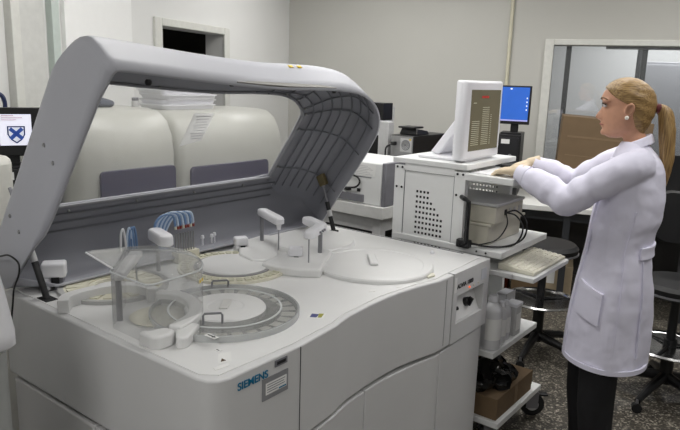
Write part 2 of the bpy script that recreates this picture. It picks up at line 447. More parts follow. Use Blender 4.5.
part('rocker_switch', knob(1.345, .705, .008, .009), M_black, an0)
for i, x in enumerate((1.385, 1.425, 1.465)):
    part('indicator_lamp', la((x, -.0205, .797), [(.004, 0), (.004, -.003)], 10, 'y'), M_orange if i == 0 else M_cream, an0)
part('lettering', mapped(text_bm('ADVIA 1800', .0265, .0001), on_plane((1.278, -.0212, .812), (1, 0, 0), (0, 0, 1))), M_ink, an0, label='dark lettering on the control panel')
part('sticker', bx(1.2555, 1.274, -.0215, -.0205, .80, .862), M_paper, an0, label='white paper sticker beside the control panel')
part('sticker', bx(1.49, 1.54, -.0215, -.0205, .80, .85), mat('pale_sticker', (204, 206, 212), .6), an0)
# front seams
part('seam', bx(.3355, .3375, -.0295, 0, .60, T - .004), M_dark, an0)
part('seam', bx(1.1895, 1.192, -.0215, -.01, .60, T - .01), mat('soft_seam', (150, 150, 150), .7), an0)
# inner frame, coloured dark for the shadow in the gap, and lower doors
low = [(.03, .02), (.05, -.005), (.3, -.012), (.526, .004), (.62, .025), (.832, .036), (1.03, .018), (1.15, -.002), (1.55, .008), (1.552, 1.0), (.03, 1.0)]
part('inner_frame', pr([(x + (.03 if x < .5 else (-.03 if x > 1.4 else 0)), y + (.04 if y < .5 else -.03)) for x, y in low], FLOOR + .06, .586), M_dark, an0)
part('base_plinth', bx(.08, 1.5, .09, .95, FLOOR, FLOOR + .062), M_black, an0)
def curved_door(x0, x1, name, label=None):
    xs = [x0 + (x1 - x0) * i / 14 for i in range(15)]
    def yf(x):
        P = [(.03, -.022), (.3, -.022), (.526, -.002), (.62, .018), (.832, .028), (1.03, .010), (1.15, -.012), (1.57, -.004)]
        for (a, b), (c, d) in zip(P[:-1], P[1:]):
            if a <= x <= c: return b + (d - b) * (x - a) / (c - a)
        return P[-1][1]
    poly = [(x, yf(x)) for x in xs] + [(x, yf(x) + .03) for x in reversed(xs)]
    return part(name, pr(poly, FLOOR + .07, .568), M_body, an0, bevel=.005, label=label)
curved_door(.03, .732, 'lower_door'); curved_door(.738, 1.185, 'lower_door'); curved_door(1.192, 1.566, 'lower_door')
for (y0, y1) in ((.02, .50), (.506, 1.0)):
    part('side_panel', bx(.006, .04, y0, y1, FLOOR + .07, .568), M_side, an0, bevel=.006)
part('panel_screw', la((.0055, .93, .365), [(.007, 0), (.006, -.003)], 10, 'x'), M_dsteel, an0)
# maker's lettering and rating plates on the front
part('lettering', mapped(text_bm('SIEMENS', .0295, .0004), on_plane((.094, -.0315, .835), (1, 0, 0), (0, 0, 1))), M_teal, an0, label='teal maker lettering on the front')
rp = part('rating_plate', bx(.183, .283, -.0312, -.029, .769, .832), M_greyplate, an0, label='grey rating plate with white label')
part('plate_label', bx(.195, .276, -.0318, -.0311, .783, .817), M_paper, rp)
bm = B()
for z, w in ((.810, .07), (.803, .066), (.796, .068), (.789, .04)): box(bm, .2, .2 + w, -.0321, -.0317, z, z + .002)
part('plate_print', bm, M_mgrey, rp)
part('plate_print', bx(.245, .274, -.0323, -.0317, .785, .789), M_teal, rp)
part('rating_plate', bx(.231, .279, -.0312, -.029, .851, .870), M_mgrey, an0)
part('plate_print', bx(.238, .272, -.0319, -.0311, .856, .865), M_ink, rp)

# ---- deck
part('deck_plate', pr([(.03, .04), (.06, .0), (.32, -.005), (.52, .012), (.62, .035), (.83, .046), (1.03, .027), (1.14, .004), (1.545, .02), (1.545, 1.0), (.03, 1.0)], T, T + .002), M_deck, an0)
# reagent carousel at the back left, with its curved bank
rc = part('reagent_carousel', an((.27, .78), .07, .165, T + .003, T + .012), M_cream, an0, label='cream reagent ring in a dark well')
part('carousel_rim', an((.27, .78), .165, .183, T + .001, T + .014), mat('carousel_rim_grey', (176, 176, 174), .45), rc)
bm = B()
for i in range(22):
    a = 2 * PI * i / 22
    obox(bm, (.27 + .12 * math.cos(a), .78 + .12 * math.sin(a), T + .0135), (math.cos(a), math.sin(a), 0), (-math.sin(a), math.cos(a), 0), (0, 0, 1), .036, .014, .0025)
part('reagent_wedge', bm, mat('reagent_cream', (206, 203, 184), .5), rc, kind='stuff')
bank = smooth([(.025, .675, 0), (.06, .715, 0), (.12, .725, 0), (.20, .715, 0), (.262, .672, 0), (.285, .60, 0), (.275, .565, 0)], 6)
bm = B(); strip_wall(bm, bank, .035, T, T + .042); part('curved_bank', bm, M_deck, an0, bevel=.008)
bank2 = smooth([(.275, .545, 0), (.303, .50, 0), (.31, .44, 0), (.282, .36, 0), (.215, .295, 0), (.125, .262, 0)], 6)
bm = B(); strip_wall(bm, bank2, .042, T, T + .042); part('curved_bank', bm, M_deck, an0, bevel=.008)
bm = B(); prism(bm, [(.035, .30), (.035, .245), (.05, .228), (.09, .226), (.112, .24), (.108, .272), (.06, .298)], T, T + .042); part('corner_bank', bm, M_deck, an0, bevel=.008)
bm = B(); prism(bm, [(.118, .245), (.088, .205), (.096, .19), (.118, .19), (.2, .24), (.19, .262), (.14, .268)], T, T + .034); part('hinge_block', bm, M_deck, an0, bevel=.006)
dish = part('wash_dish', la((.2, .43, 0), [(.06, T + .003), (.085, T + .004), (.09, T + .008), (.075, T + .009)], 32), M_cream, an0)
# clear domed cover over the dispenser arm
poly = [(.052, .285), (.07, .275), (.15, .278)]
for i in range(13):
    a = math.radians(-66 + 140 * i / 12); poly.append((.172 + .155 * math.cos(a), .45 + .18 * math.sin(a)))
poly += [(.10, .497), (.066, .472), (.055, .455)]
def inset(poly, d):
    cx = sum(p[0] for p in poly) / len(poly); cy = sum(p[1] for p in poly) / len(poly)
    return [(x + (cx - x) * d, y + (cy - y) * d) for x, y in poly]
bm = B()
loft(bm, [[(x, y, T + .003) for x, y in poly], [(x, y, 1.048) for x, y in poly], [(x, y, 1.064) for x, y in inset(poly, .03)], [(x, y, 1.070) for x, y in inset(poly, .09)]], cap=False)
bm.faces.new([v for v in bm.verts][-len(poly):])
cv = part('clear_cover', bm, M_clear, an0, label='clear plastic cover over the dispensing arm')
bm = B(); tube(bm, [(x, y, 1.054) for x, y in poly + [poly[0]]], .003, 6); part('cover_rim', bm, clear('clear_edge', (235, 238, 240), .35), cv)
bm = B(); prism(bm, [(.058, .45), (.07, .46), (.215, .62), (.12, .655), (.095, .65)], 1.062, 1.068); part('cover_flap', bm, clear('clear_flap', (232, 234, 235), .84), cv)
part('flap_glint', tb([(.058, .45, 1.066), (.095, .65, 1.066)], .003, 8), clear('edge_glint_white', (245, 246, 248), .15), cv)  # white tube paints the specular glint along the flap's edge
a = math.radians(-60); c0 = V((.172 + .1565 * math.cos(a), .45 + .1815 * math.sin(a), 1.02))
bm = B(); tx = V((-math.sin(a), math.cos(a), 0))
obox(bm, c0, tx, (0, 0, 1), tx.cross(V((0, 0, 1))), .02, .007, .0006)
st = part('warning_sticker', bm, M_cream, an0, label='cream warning sticker on the clear cover')
bm = B()
for s in (-.009, .008): obox(bm, c0 + tx * s, tx, (0, 0, 1), tx.cross(V((0, 0, 1))), .006, .0045, .001)
part('warning_mark', bm, M_yellow, st)
# dispensing arm under the cover
da = part('dispensing_arm', tb([(.105, .496, T), (.105, .496, 1.02)], .009, 14), M_dsteel, an0)
bm = B(); obox(bm, (.19, .575, 1.024), V((.17, .16, 0)).normalized(), V((-.16, .17, 0)).normalized(), (0, 0, 1), .135, .021, .014)
part('arm_head', bm, mat('arm_white', (222, 222, 224), .35), da, bevel=.012)
part('arm_probe', tb([(.275, .655, .92), (.275, .655, 1.02)], .003, 8), M_steel, da)

# wash ring at the front: clear smoked ring, metallic track and white disc
WC = (.36, .31)
wr = part('incubation_ring', an(WC, .172, .226, T + .002, T + .006), mat('ring_track', (196, 196, 192), .4), an0, label='grey incubation ring under a clear cover')
part('ring_channel', an(WC, .129, .1715, T + .002, T + .005), mat('ring_channel_grey', (120, 120, 120), .35, .4), wr)
part('ring_cover', an(WC, .128, .229, T + .007, T + .022, n=64), M_ringclear, wr)
part('ring_edge', an(WC, .226, .233, T + .001, T + .021, n=64), clear('ring_edge_clear', (225, 228, 228), .5), wr)
bm = B(); annulus(bm, WC, .172, .178, T + .0225, T + .025, n=64); part('ring_groove', bm, clear('ring_groove_clear', (235, 238, 238), .3), wr)
bm = B()
for i in range(26):
    a = 2 * PI * i / 26 + .05
    obox(bm, (WC[0] + .198 * math.cos(a), WC[1] + .198 * math.sin(a), T + .0065), (math.cos(a), math.sin(a), 0), (-math.sin(a), math.cos(a), 0), (0, 0, 1), .022, .016, .001)
part('cuvette_segment', bm, mat('segment_white', (212, 211, 205), .5), wr, kind='stuff')
wd = part('ring_disc', la((WC[0], WC[1], 0), [(.127, T + .004), (.127, T + .022), (.124, T + .026), (.06, T + .027), (.055, T + .0255)], 56), M_deck, an0, ang=14)
bm = B(); obox(bm, (WC[0] + .01, WC[1] + .01, T + .0285), (.8, .6, 0), (-.6, .8, 0), (0, 0, 1), .042, .014, .0025); part('disc_grip', bm, mat('grip_grey', (212, 211, 208), .5), wd, bevel=.002)
def bail(x, y, ang, w, h, par):
    d = V((math.cos(ang), math.sin(ang), 0)) * w / 2; c = V((x, y, 0)); z0 = T + .026
    part('bail_handle', tb([c - d + V((0, 0, z0)), c - d + V((0, 0, z0 + h * .8)), c - d * .85 + V((0, 0, z0 + h)), c + d * .85 + V((0, 0, z0 + h)), c + d + V((0, 0, z0 + h * .8)), c + d + V((0, 0, z0))], .0035, 8), M_dsteel, par)
bail(.235, .225, math.radians(-38), .055, .032, wr); bail(.475, .465, math.radians(-38), .055, .022, wr)
part('arrow_sticker', bx(.163, .18, .135, .178, T + .026, T + .0272), M_paper, an0, label='white sticker with a black arrow')
bm = B(); box(bm, .1695, .1735, .15, .172, T + .0271, T + .0278); prism(bm, [(.165, .15), (.178, .15), (.1715, .14)], T + .0271, T + .0278); part('arrow_print', bm, M_ink, an0)
part('arrow_sticker', bx(.15, .164, .105, .123, T + .0021, T + .003), M_paper, an0)
part('arrow_print', bx(.1555, .1585, .109, .12, T + .003, T + .0036), M_ink, an0)

# sample ring behind it
SC = (.71, .655)
sr = part('sample_ring', an(SC, .15, .212, T + .002, T + .012, n=64), M_cream, an0, label='cream cuvette ring with square cells')
bm = B()
for i in range(40):
    a = 2 * PI * i / 40
    obox(bm, (SC[0] + .187 * math.cos(a), SC[1] + .187 * math.sin(a), T + .0135), (math.cos(a), math.sin(a), 0), (-math.sin(a), math.cos(a), 0), (0, 0, 1), .014, .010, .003)
part('cuvette_cell', bm, mat('cell_cream', (200, 198, 178), .5), sr, kind='stuff')
part('ring_inner_edge', an(SC, .138, .152, T + .004, T + .016, n=56), mat('ring_grey', (140, 140, 142), .4), sr)
sd = part('ring_disc', la((SC[0], SC[1], 0), [(.138, T + .004), (.138, T + .018), (.134, T + .022), (.05, T + .022)], 56), M_deck, an0, ang=14)
# banks that carry the pipetting arms
b1 = pr([(.80, .72), (.775, .62), (.81, .575), (.9, .60), (1.0, .70), (1.13, .80), (1.1, .88), (.93, .86)], T, T + .03); part('arm_bank', b1, M_deck, an0, bevel=.008)
b2 = pr([(.755, .55), (.765, .47), (.80, .385), (.848, .328), (.90, .36), (.96, .40), (1.08, .46), (1.12, .56), (1.05, .62), (.93, .585), (.85, .575)], T, T + .034); part('arm_bank', b2, M_deck, an0, bevel=.008)
# reagent tray covers at the right
tc1 = part('tray_cover', la((1.115, .272, 0), [(.238, T), (.238, T + .013), (.233, T + .018), (.20, T + .020), (.196, T + .018), (.02, T + .018)], 64), M_deck, an0, ang=14)
bm = B(); obox(bm, (1.13, .29, T + .024), (.75, .66, 0), (-.66, .75, 0), (0, 0, 1), .07, .018, .006); part('cover_grip', bm, M_deck, tc1, bevel=.006)
tc2 = part('tray_cover', la((1.22, .70, 0), [(.205, T), (.20, T + .014), (.194, T + .02), (.02, T + .02)], 64), M_deck, an0, ang=14)
bm = B(); obox(bm, (1.24, .73, T + .026), (.75, .66, 0), (-.66, .75, 0), (0, 0, 1), .05, .017, .005); part('cover_grip', bm, M_deck, tc2, bevel=.005)
part('knob_stud', sp((1.452, .20, T + .006), .01), M_white, an0)
bm = B(); prism(bm, [(1.12, .025), (1.165, .018), (1.19, .04), (1.15, .052)], T + .002, T + .010); part('latch_clip', bm, M_cream, an0, bevel=.003)
# pipetting arms
def capsule(bm, a, b, r, rz):
    a, b = V(a), V(b); d = (b - a).normalized(); s = V((-d.y, d.x, 0)); pts = []
    for i in range(9): 
        t = -PI / 2 + PI * i / 8; pts.append((b + d * r * math.cos(t) * .9 + s * r * math.sin(t)))
    for i in range(9):
        t = PI / 2 + PI * i / 8; pts.append((a + d * r * math.cos(t) * .9 + s * r * math.sin(t)))
    cx = sum(pts, V()) / len(pts)
    loft(bm, [[p + (cx - p) * k + V((0, 0, z)) for p in pts] for k, z in ((.12, -rz), (0, -rz * .7), (0, rz * .4), (.06, rz * .8), (.2, rz))])
pa = part('pipetting_arm', tb([(1.015, .805, T + .03), (1.015, .805, 1.03)], .009, 14), M_dsteel, an0)
bm = B(); capsule(bm, (1.02, .81, 1.038), (.94, .63, 1.038), .02, .016); part('arm_head', bm, M_white, pa, bevel=.003)
part('arm_tip', la((.942, .635, 0), [(.008, 1.0), (.012, 1.03)], 12), M_white, pa)
part('probe_needle', tb([(.942, .635, .915), (.942, .635, 1.01)], .0025, 8), M_dsteel, pa)
pa = part('pipetting_arm', tb([(1.03, .485, T + .034), (1.03, .485, 1.02)], .009, 14), M_dsteel, an0)
bm = B(); capsule(bm, (1.06, .585, 1.03), (1.015, .465, 1.03), .02, .016); part('arm_head', bm, M_white, pa, bevel=.003)
bm = B(); capsule(bm, (1.02, .475, 1.026), (.885, .42, 1.026), .02, .016); part('arm_head', bm, M_white, pa, bevel=.003)
part('probe_needle', tb([(.884, .42, .915), (.884, .42, 1.015)], .0025, 8), M_dsteel, pa)
bm = B()
for q in (.92, .945, .965): obox(bm, (q + .02, .431 - .018 + (q - .93) * .4, 1.028), (.92, .38, 0), (-.38, .92, 0), (0, 0, 1), .004, .004, .004)
part('arm_button', bm, M_mgrey, pa)
# small stirrer heads
def stirrer(x, y, ang, s=1.0):
    m_ = Matrix.Translation((x, y, T)) @ Matrix.Rotation(ang, 4, 'Z') @ Matrix.Scale(s, 4)
    bm = B(); box(bm, -.03, .03, -.022, .022, .035, .075); box(bm, -.03, -.008, -.022, .022, .002, .036)
    h = part('stirrer_head', mapped(bm, m_), M_white, an0, bevel=.008)
    bm = B(); box(bm, .0, .022, -.014, .014, .002, .036); part('stirrer_base', mapped(bm, m_), M_mgrey, h)
    bm = B(); box(bm, -.006, .014, -.0238, -.0215, .018, .038); part('stirrer_sensor', mapped(bm, m_), M_black, h)
stirrer(.125, .91, -.6, 1.3); stirrer(.885, .80, -.5, .95); stirrer(.925, .525, -.9, .95)
part('well_slot', bx(.09, .13, .895, .9, T + .0025, T + .004), M_dark, an0)
# tube bundle at the back
mf = part('wash_manifold', bx(.595, .70, .845, .885, T + .002, T + .045), M_cream, an0, label='cream wash manifold with steel pins')
bm = B(); capsule(bm, (.50, .86, 1.02), (.465, .745, 1.02), .026, .022); mh = part('manifold_head', bm, M_white, an0, bevel=.003)
part('head_post', tb([(.49, .83, T), (.49, .83, 1.01)], .008, 10), M_dsteel, mh)
for i in range(8):
    x = .60 + i * .0125; m_ = M_ltube if i % 2 else M_blue
    part('wash_tube', tb(smooth([(.505 + i * .008, .872 + i * .002, 1.0), (.512 + i * .010, .871, 1.055), (.545 + i * .011, .868, 1.088 - abs(i - 3) * .002), (x - .012, .866, 1.075), (x, .865, 1.03)], 6), .005, 8), m_, mf)
    pn = part('wash_pin', tb([(x, .865, T + .04), (x, .865, 1.0)], .003, 8), M_steel, mf)
    part('pin_collar', tb([(x, .865, 1.018), (x, .865, 1.034)], .005, 8), M_red if i % 3 else M_cream, pn)
for i, (x, m_) in enumerate(((.418, M_white), (.446, M_ltube), (.455, M_blue), (.466, M_blue))):
    part('feed_tube', tb(smooth([(x - .008, .95, .95), (x - .006, .95, 1.01), (x + .004, .95, 1.035), (x + .012, .95, 1.0), (x + .016, .95, .92)], 6), .0042, 8), m_, an0)
for x, y in ((.80, .945), (.842, .935), (.87, .95)):
    pn = part('nozzle_pin', la((x, y, 0), [(.008, T), (.008, T + .02), (.004, T + .024), (.004, T + .05), (.008, T + .054), (.006, T + .066)], 12), M_white, an0)
part('trough', bx(.74, .9, .925, .985, T + .001, T + .004), M_dark, an0)
part('seam', pr([(1.549, .10), (1.553, .10), (1.553, 1.0), (1.549, 1.0)], T + .0005, T + .0032), M_mgrey, an0)
# stickers on the deck
def sticker(poly, m_, z=T + .003, name='deck_sticker', label=None): return part(name, pr(poly, T + .0018, z), m_, an0, label=label)
cs = sticker([(.505, .095), (.535, .055), (.575, .075), (.545, .118)], M_paper, label='colour coded sticker on the deck')
part('sticker_print', pr([(.513, .092), (.525, .074), (.552, .086), (.541, .106)], T + .003, T + .0034), mat('sticker_blue', (62, 66, 120), .6), cs)
part('sticker_print', pr([(.527, .071), (.534, .062), (.566, .077), (.556, .09)], T + .003, T + .0034), mat('sticker_green', (150, 150, 60), .6), cs)
cs = sticker([(.10, .048), (.135, .036), (.175, .082), (.14, .094)], M_paper, label='white warning sticker near the corner')
part('sticker_print', pr([(.112, .052), (.128, .048), (.128, .066)], T + .003, T + .0034), mat('sticker_brown', (70, 50, 20), .6), cs)
cs = sticker([(.045, .276), (.055, .262), (.1, .258), (.092, .272)], M_cream); part('sticker_print', pr([(.06, .27), (.066, .262), (.088, .261), (.082, .269)], T + .003, T + .0034), M_yellow, cs)
sticker([(.84, .10), (.86, .085), (.885, .095), (.865, .11)], M_paper); sticker([(.95, .055), (.97, .045), (.985, .056), (.965, .066)], M_paper)
sticker([(.07, .025), (.115, .02), (.12, .035), (.075, .04)], mat('faint_sticker', (232, 232, 230), .5))

# ---- the lid
HN = V((0, .86818, .90)); LU = V((0, -.608603, .793475)); LT = V((0, .793475, .608603))
def L3(x, s, t): return V((x, 0, 0)) + HN + LU * s + LT * t
FC = [(0, .892), (.006, .905), (.022, .9115), (.116, .904), (.253, .89), (.409, .875), (.636, .858), (.839, .856), (.99, .851), (1.096, .837), (1.209, .801), (1.319, .735), (1.398, .658), (1.444, .567), (1.469, .408), (1.482, .206), (1.50, .0)]
fc = [V((p.x, p.y, 0)) for p in smooth([(x, y, 0) for x, y in FC], 4)]
NL, NB = 10, 12
def outline(af, al, ar, ab):
    out = []
    pts = []
    n = len(fc)
    for i, p in enumerate(fc):
        t = (fc[min(i + 1, n - 1)] - fc[max(i - 1, 0)]).normalized(); nn = V((t.y, -t.x, 0)) if p.x > .1 else V((0, -1, 0))
        ang = max(0, min(1, (p.x - .85) / .55)); w = ang * ang * (3 - 2 * ang)
        q = p + nn * (af * (1 - w) + ar * w)
        pts.append(q)
    # left end and back end of the front curve
    sfl = pts[0].y
    pts = [V((max(q.x, al), q.y if i else q.y, 0)) for i, q in enumerate(pts)]
    xr = pts[-1].x
    pts = [V((q.x, max(q.y, ab), 0)) for q in pts]
    for i in range(NL): out.append(V((al, ab + (sfl - ab) * i / NL, 0)))
    out += pts
    for i in range(1, NB + 1): out.append(V((xr + (al - xr) * i / (NB + 1), ab, 0)))
    return out
RINGS = [(0, 0, 0, 0, -.0), (.05, 0, 0, 0, -.045), (.10, 0, 0, 0, -.09), (.135, .003, .0, .005, -.087), (.155, .014, .0, .015, -.08), (.175, .032, .0, .032, -.068), (.192, .056, .0, .055, -.055),
         (.212, .10, .001, .085, -.03), (.228, .145, .003, .12, -.005), (.242, .192, .008, .165, .025), (.254, .212, .03, .212, .08), (.262, .222, .085, .24, .12)]
def tmin(s_):
    if s_ > .29: return .012 if s_ < .86 else 0
    return .012 + .043 * min(1, (.29 - s_) / .15) + (.02 * (.14 - s_) / .2 if s_ < .14 else 0)
rings2 = [[(p.x, p.y, max(r[0], tmin(p.y) if i < NL else 0)) for i, p in enumerate(outline(*r[1:]))] for r in RINGS]
bm = B(); loft(bm, [[L3(*p) for p in r] for r in rings2], cap=False)
lid = part('lid', bm, [M_hood, mat('lid_liner_grey', (136, 137, 144), .6, vary=.02, scale=8)], an0, solid=.009, ang=50, label='open grey hinged lid with window')
if sum(p.normal.dot(p.center + BASE[an0.name] - L3(.75, .4, .05)) * p.area for p in lid.data.polygons) < 0: lid.data.flip_normals()
bm = B()
ring = rings2[-1]
inn = [(.095 if p[0] < .1 else p[0], p[1], p[2] - .003) for p in ring]
bm.faces.new([bm.verts.new(L3(p[0], p[1], p[2] - .004)) for p in ring]); 
part('lid_window', bm, M_lidpane, lid, label='clear window pane of the lid')
# inner window frame and rivets
bm = B(); tube(bm, [L3(p[0], p[1], p[2] - .016) for p in ring + [ring[0]]], .006, 6); part('window_seal', bm, mat('seal_grey', (150, 151, 156), .5), lid)
NR = len(ring)
cen = (.7, .38)
for i in list(range(NL + 10, NL + len(fc) - 2, 5)) + list(range(NL + len(fc) + 1, NR - 1, 3)):
    a, b = rings2[-2][i], rings2[-1][i]
    q = [(a[j] * .6 + b[j] * .4) for j in range(3)]
    bm = B(); sphere(bm, L3(q[0], q[1], q[2] - .015), .006, n=8); part('lid_screw', bm, M_steel, lid)
# ribs moulded inside the right end
def inner(i, v, d=.016):
    k = min(int(v), len(rings2) - 2); f = v - k
    a, b = rings2[k][i], rings2[k + 1][i]
    p = V([a[j] * (1 - f) + b[j] * f for j in range(3)])
    a2, b2 = rings2[k][i - 1], rings2[k][i + 1]
    tu = V([b2[j] - a2[j] for j in range(3)]); tv = V([b[j] - a[j] for j in range(3)])
    nn = tu.cross(tv)
    if nn.length > 1e-9: nn.normalize()
    c = V((.75, .4, .02)) - p
    if nn.dot(c) < 0: nn = -nn
    p = p + nn * d
    return L3(*p)
i0 = NL + 30; i1 = NL + len(fc) - 3
for i in range(i0, i1, 5):
    bm = B(); tube(bm, [inner(i, v * .25) for v in range(2, 41)], .003, 6); part('lid_rib', bm, M_rib, lid)
for v in (1.2, 2.5, 4.5, 6.2, 7.4, 8.5, 9.4):
    bm = B(); tube(bm, [inner(i, v) for i in range(i0 - 2, i1 + 1)], .003, 6); part('lid_rib', bm, M_rib, lid)
for s in (.085, .05, .015):
    tt = .242 + .012 * (s - .025) / .055 if s > .025 else .242 + .014 * (s - .025) / .03
    bm = B(); tube(bm, [L3(x, s, tt - .015) for x in (.06, .5, 1.0, 1.3)], .0035, 6); part('lid_rib', bm, M_rib, lid)
# screws on the left cheek, stickers and finger slot on the front band
for (y, z) in ((.68, 1.402), (.635, 1.354), (.927, 1.153), (.874, 1.109)):
    bm = la((-.001, y, z), [(.007, .002), (.0065, -.001), (.004, -.003)], 12, 'x'); part('cheek_screw', bm, M_steel, lid)
def fas(x, t): 
    # front fascia point at plan position x and height t
    y = .855
    for (a, b), (c, d) in zip(FC[:-1], FC[1:]):
        if a <= x <= c: y = b + (d - b) * (x - a) / (c - a)
    return L3(x, y + .001, t)
for x in (.79, .835):
    bm = B(); vv = [bm.verts.new(fas(x + dx, t_)) for dx, t_ in ((-.012, .112), (.012, .114), (.012, .128), (-.012, .126))]; bm.faces.new(vv)
    part('band_sticker', bm, M_yellow, lid, solid=.0008, label='yellow remains of a sticker')
bm = B(); loft(bm, [[fas(x, t_) + LU * dd for t_, dd in ((.004, -.012), (.004, .0025), (.004 + w, .0025), (.004 + w, -.012))] for x, w in ((.44, .002), (.52, .012), (.69, .018), (.86, .013), (.94, .002))]); part('finger_slot', bm, mat('slot_grey', (128, 126, 120), .5), lid)
for x in (.13, .43, .95):
    bm = sp(L3(x, .862 if x < .5 else .835, .012), .010, n=10); part('lid_bumper', bm, M_black, lid)
# sheet of paper stuck to the inside of the window
bm = B(); vv = [bm.verts.new(L3(*p)) for p in ((.603, .531, .253), (.704, .528, .253), (.707, .39, .253), (.612, .365, .253))]; bm.faces.new(vv)
ps = part('paper_notice', bm, translucent('translucent_paper', (250, 250, 250), .35), lid, solid=.0005, label='translucent notice stuck on the lid window')
bm = B()
for i in range(9):
    s = .515 - i * .014
    obox(bm, L3(.655 + .004 * i * .5, s, .2518), (1, 0, 0), LU, LT, .036 - (i % 3) * .005, .0018, .0003)
part('notice_print', bm, mat('faint_print', (200, 200, 204), .7, vary=0), ps)
# gas struts
def strut(p0, p1, seg, sub):
    p0, p1 = V(p0), V(p1)
    s = part('gas_strut', tb([p0, p0 + (p1 - p0) * .62], .011, 14), M_black, an0, label='black gas strut')
    part('strut_rod', tb([p0 + (p1 - p0) * .6, p1], .006, 10), M_dsteel, s)
    part('strut_label', tb([p0 + (p1 - p0) * seg, p0 + (p1 - p0) * (seg + .13)], .0115, 14), M_lgrey, s)
    return s
strut((.055, .83, T - .002), (.03, .98, 1.235), .34, 0)
s = strut((1.45, .748, .885), (1.445, .822, 1.115), .32, 0)
bm = B(); obox(bm, (1.448, .828, 1.13), (0, .5, .86), (0, -.86, .5), (1, 0, 0), .028, .022, .012); part('strut_bracket', bm, mat('brassy_bracket', (120, 108, 76), .5, .4), s, bevel=.005)
part('strut_foot', bx(1.425, 1.47, .735, .765, T, T + .012), M_dark, s)
part('strut_slot', bx(.035, .075, .80, .86, T + .001, T + .004), M_dark, an0)
part('cable', tb(smooth([(-.02, 1.06, .99), (-.03, .95, 1.02), (-.03, .89, 1.035), (-.03, .83, 1.022), (-.03, .832, .985), (-.03, .87, .93), (-.025, .90, .87), (-.02, .96, .7)], 6), .003, 8), M_black, an0)

# ================================================================== TROLLEY
CX0, CX1 = 1.63, 2.155
tr = thing('steel_trolley', 'white steel computer trolley on castors beside the analyzer', 'trolley', (1.89, .15, FLOOR), FA)
for (x, y) in ((CX0, .155), (CX1 - .03, .155)):
    part('post', bx(x, x + .03, y, y + .055, .12, 1.225), M_cart, tr, bevel=.002)
for (x, y) in ((CX0, .475), (CX1 - .03, .475)):
    part('post', bx(x, x + .03, y, y + .055, .12, 1.225), M_cart, tr, bevel=.002)
part('top_plate', bx(CX0 - .004, CX1, .15, .54, 1.235, 1.26), M_cart, tr, bevel=.003)
part('top_rail', bx(CX0, CX0 + .02, .2105, .4745, 1.202, 1.2345), M_cart, tr, bevel=.002)
# perforated side panel with real holes
def perforated(x, y0, y1, z0, z1, cols, rows, test, pitch_y, pitch_z, oy, oz, hole, th):
    bm = B()
    ys = [y0]; zs = [z0]
    for i in range(cols): ys += [oy + i * pitch_y, oy + i * pitch_y + hole]
    for j in range(rows): zs += [oz + j * pitch_z, oz + j * pitch_z + hole]
    ys.append(y1); zs.append(z1)
    for i in range(len(ys) - 1):
        for j in range(len(zs) - 1):
            if i % 2 == 1 and j % 2 == 1 and test((i - 1) // 2, (j - 1) // 2): continue
            vs = [bm.verts.new((x, a, b)) for a, b in ((ys[i], zs[j]), (ys[i], zs[j + 1]), (ys[i + 1], zs[j + 1]), (ys[i + 1], zs[j]))]
            bm.faces.new(vs)
    bmesh.ops.remove_doubles(bm, verts=bm.verts, dist=1e-5)
    return bm
part('side_panel', perforated(CX0 + .004, .212, .473, .16, 1.20, 8, 14, lambda i, j: j <= 8 + i * 1.3, .0192, .0245, .262, .785, .0115, .002), M_cart, tr, solid=.002, flat=True)
part('panel_backing', bx(CX0 + .02, CX0 + .024, .212, .473, .16, 1.20), M_dark, tr)
part('panel_edge', bx(CX0 + .001, CX0 + .004, .2105, .2125, .16, 1.20), M_mgrey, tr)
part('panel_edge', bx(CX0 + .001, CX0 + .004, .4725, .4745, .16, 1.20), M_mgrey, tr)
for z in (1.215, 1.12):
    for y in (.168, .196, .487, .515): part('bolt', la((CX0 - .0005, y, z), [(.0055, .001), (.0055, -.002), (.003, -.004)], 10, 'x'), M_dark, tr)
part('desk_shelf', bx(CX0 - .004, CX1, -.07, .156, 1.192, 1.222), M_cart, tr, bevel=.004)
part('side_panel', perforated(CX1 - .006, .212, .473, .16, 1.20, 9, 14, lambda i, j: True, .0185, .0245, .232, .842, .0095, .002), M_cart, tr, solid=.002, flat=True)
part('side_bracket', bx(CX1 - .008, CX1, .10, .155, 1.10, 1.19), M_cart, tr, bevel=.003)
part('equipment_shelf', bx(CX0 - .004, CX1, -.045, .52, .866, .896), M_cart, tr, bevel=.004)
for y in (.03, .075): part('bolt', la((CX0 - .0045, y, .882), [(.0045, .001), (.0045, -.002)], 10, 'x'), M_dark, tr)
part('keyboard_tray', bx(CX0 + .01, CX1 - .085, -.192, .14, .786, .808), M_cart, tr, bevel=.004)
part('tray_runner', bx(CX0 - .004, CX0 + .009, -.10, .16, .79, .812), M_lgrey, tr, bevel=.003)
part('bottle_shelf', bx(CX0 - .004, CX1 - .015, -.045, .52, .40, .43), M_cart, tr, bevel=.004)
part('bottom_shelf', bx(CX0 - .004, CX1 - .005, -.095, .53, .07, .10), M_cart, tr, bevel=.004)
bm = B(); tube(bm, [(CX0 + .0, .168, 1.115), (CX0 - .035, .135, 1.115), (CX0 - .035, .115, 1.105), (CX0 - .035, .115, .92), (CX0 - .03, .14, .905), (CX0, .168, .905)], .011, 8)
part('pull_handle', bm, M_black, tr, label='black pull handle on the side')
part('handle_foot', bx(CX0 - .035, CX0 - .002, .10, .165, .893, .93), M_black, tr, bevel=.006)
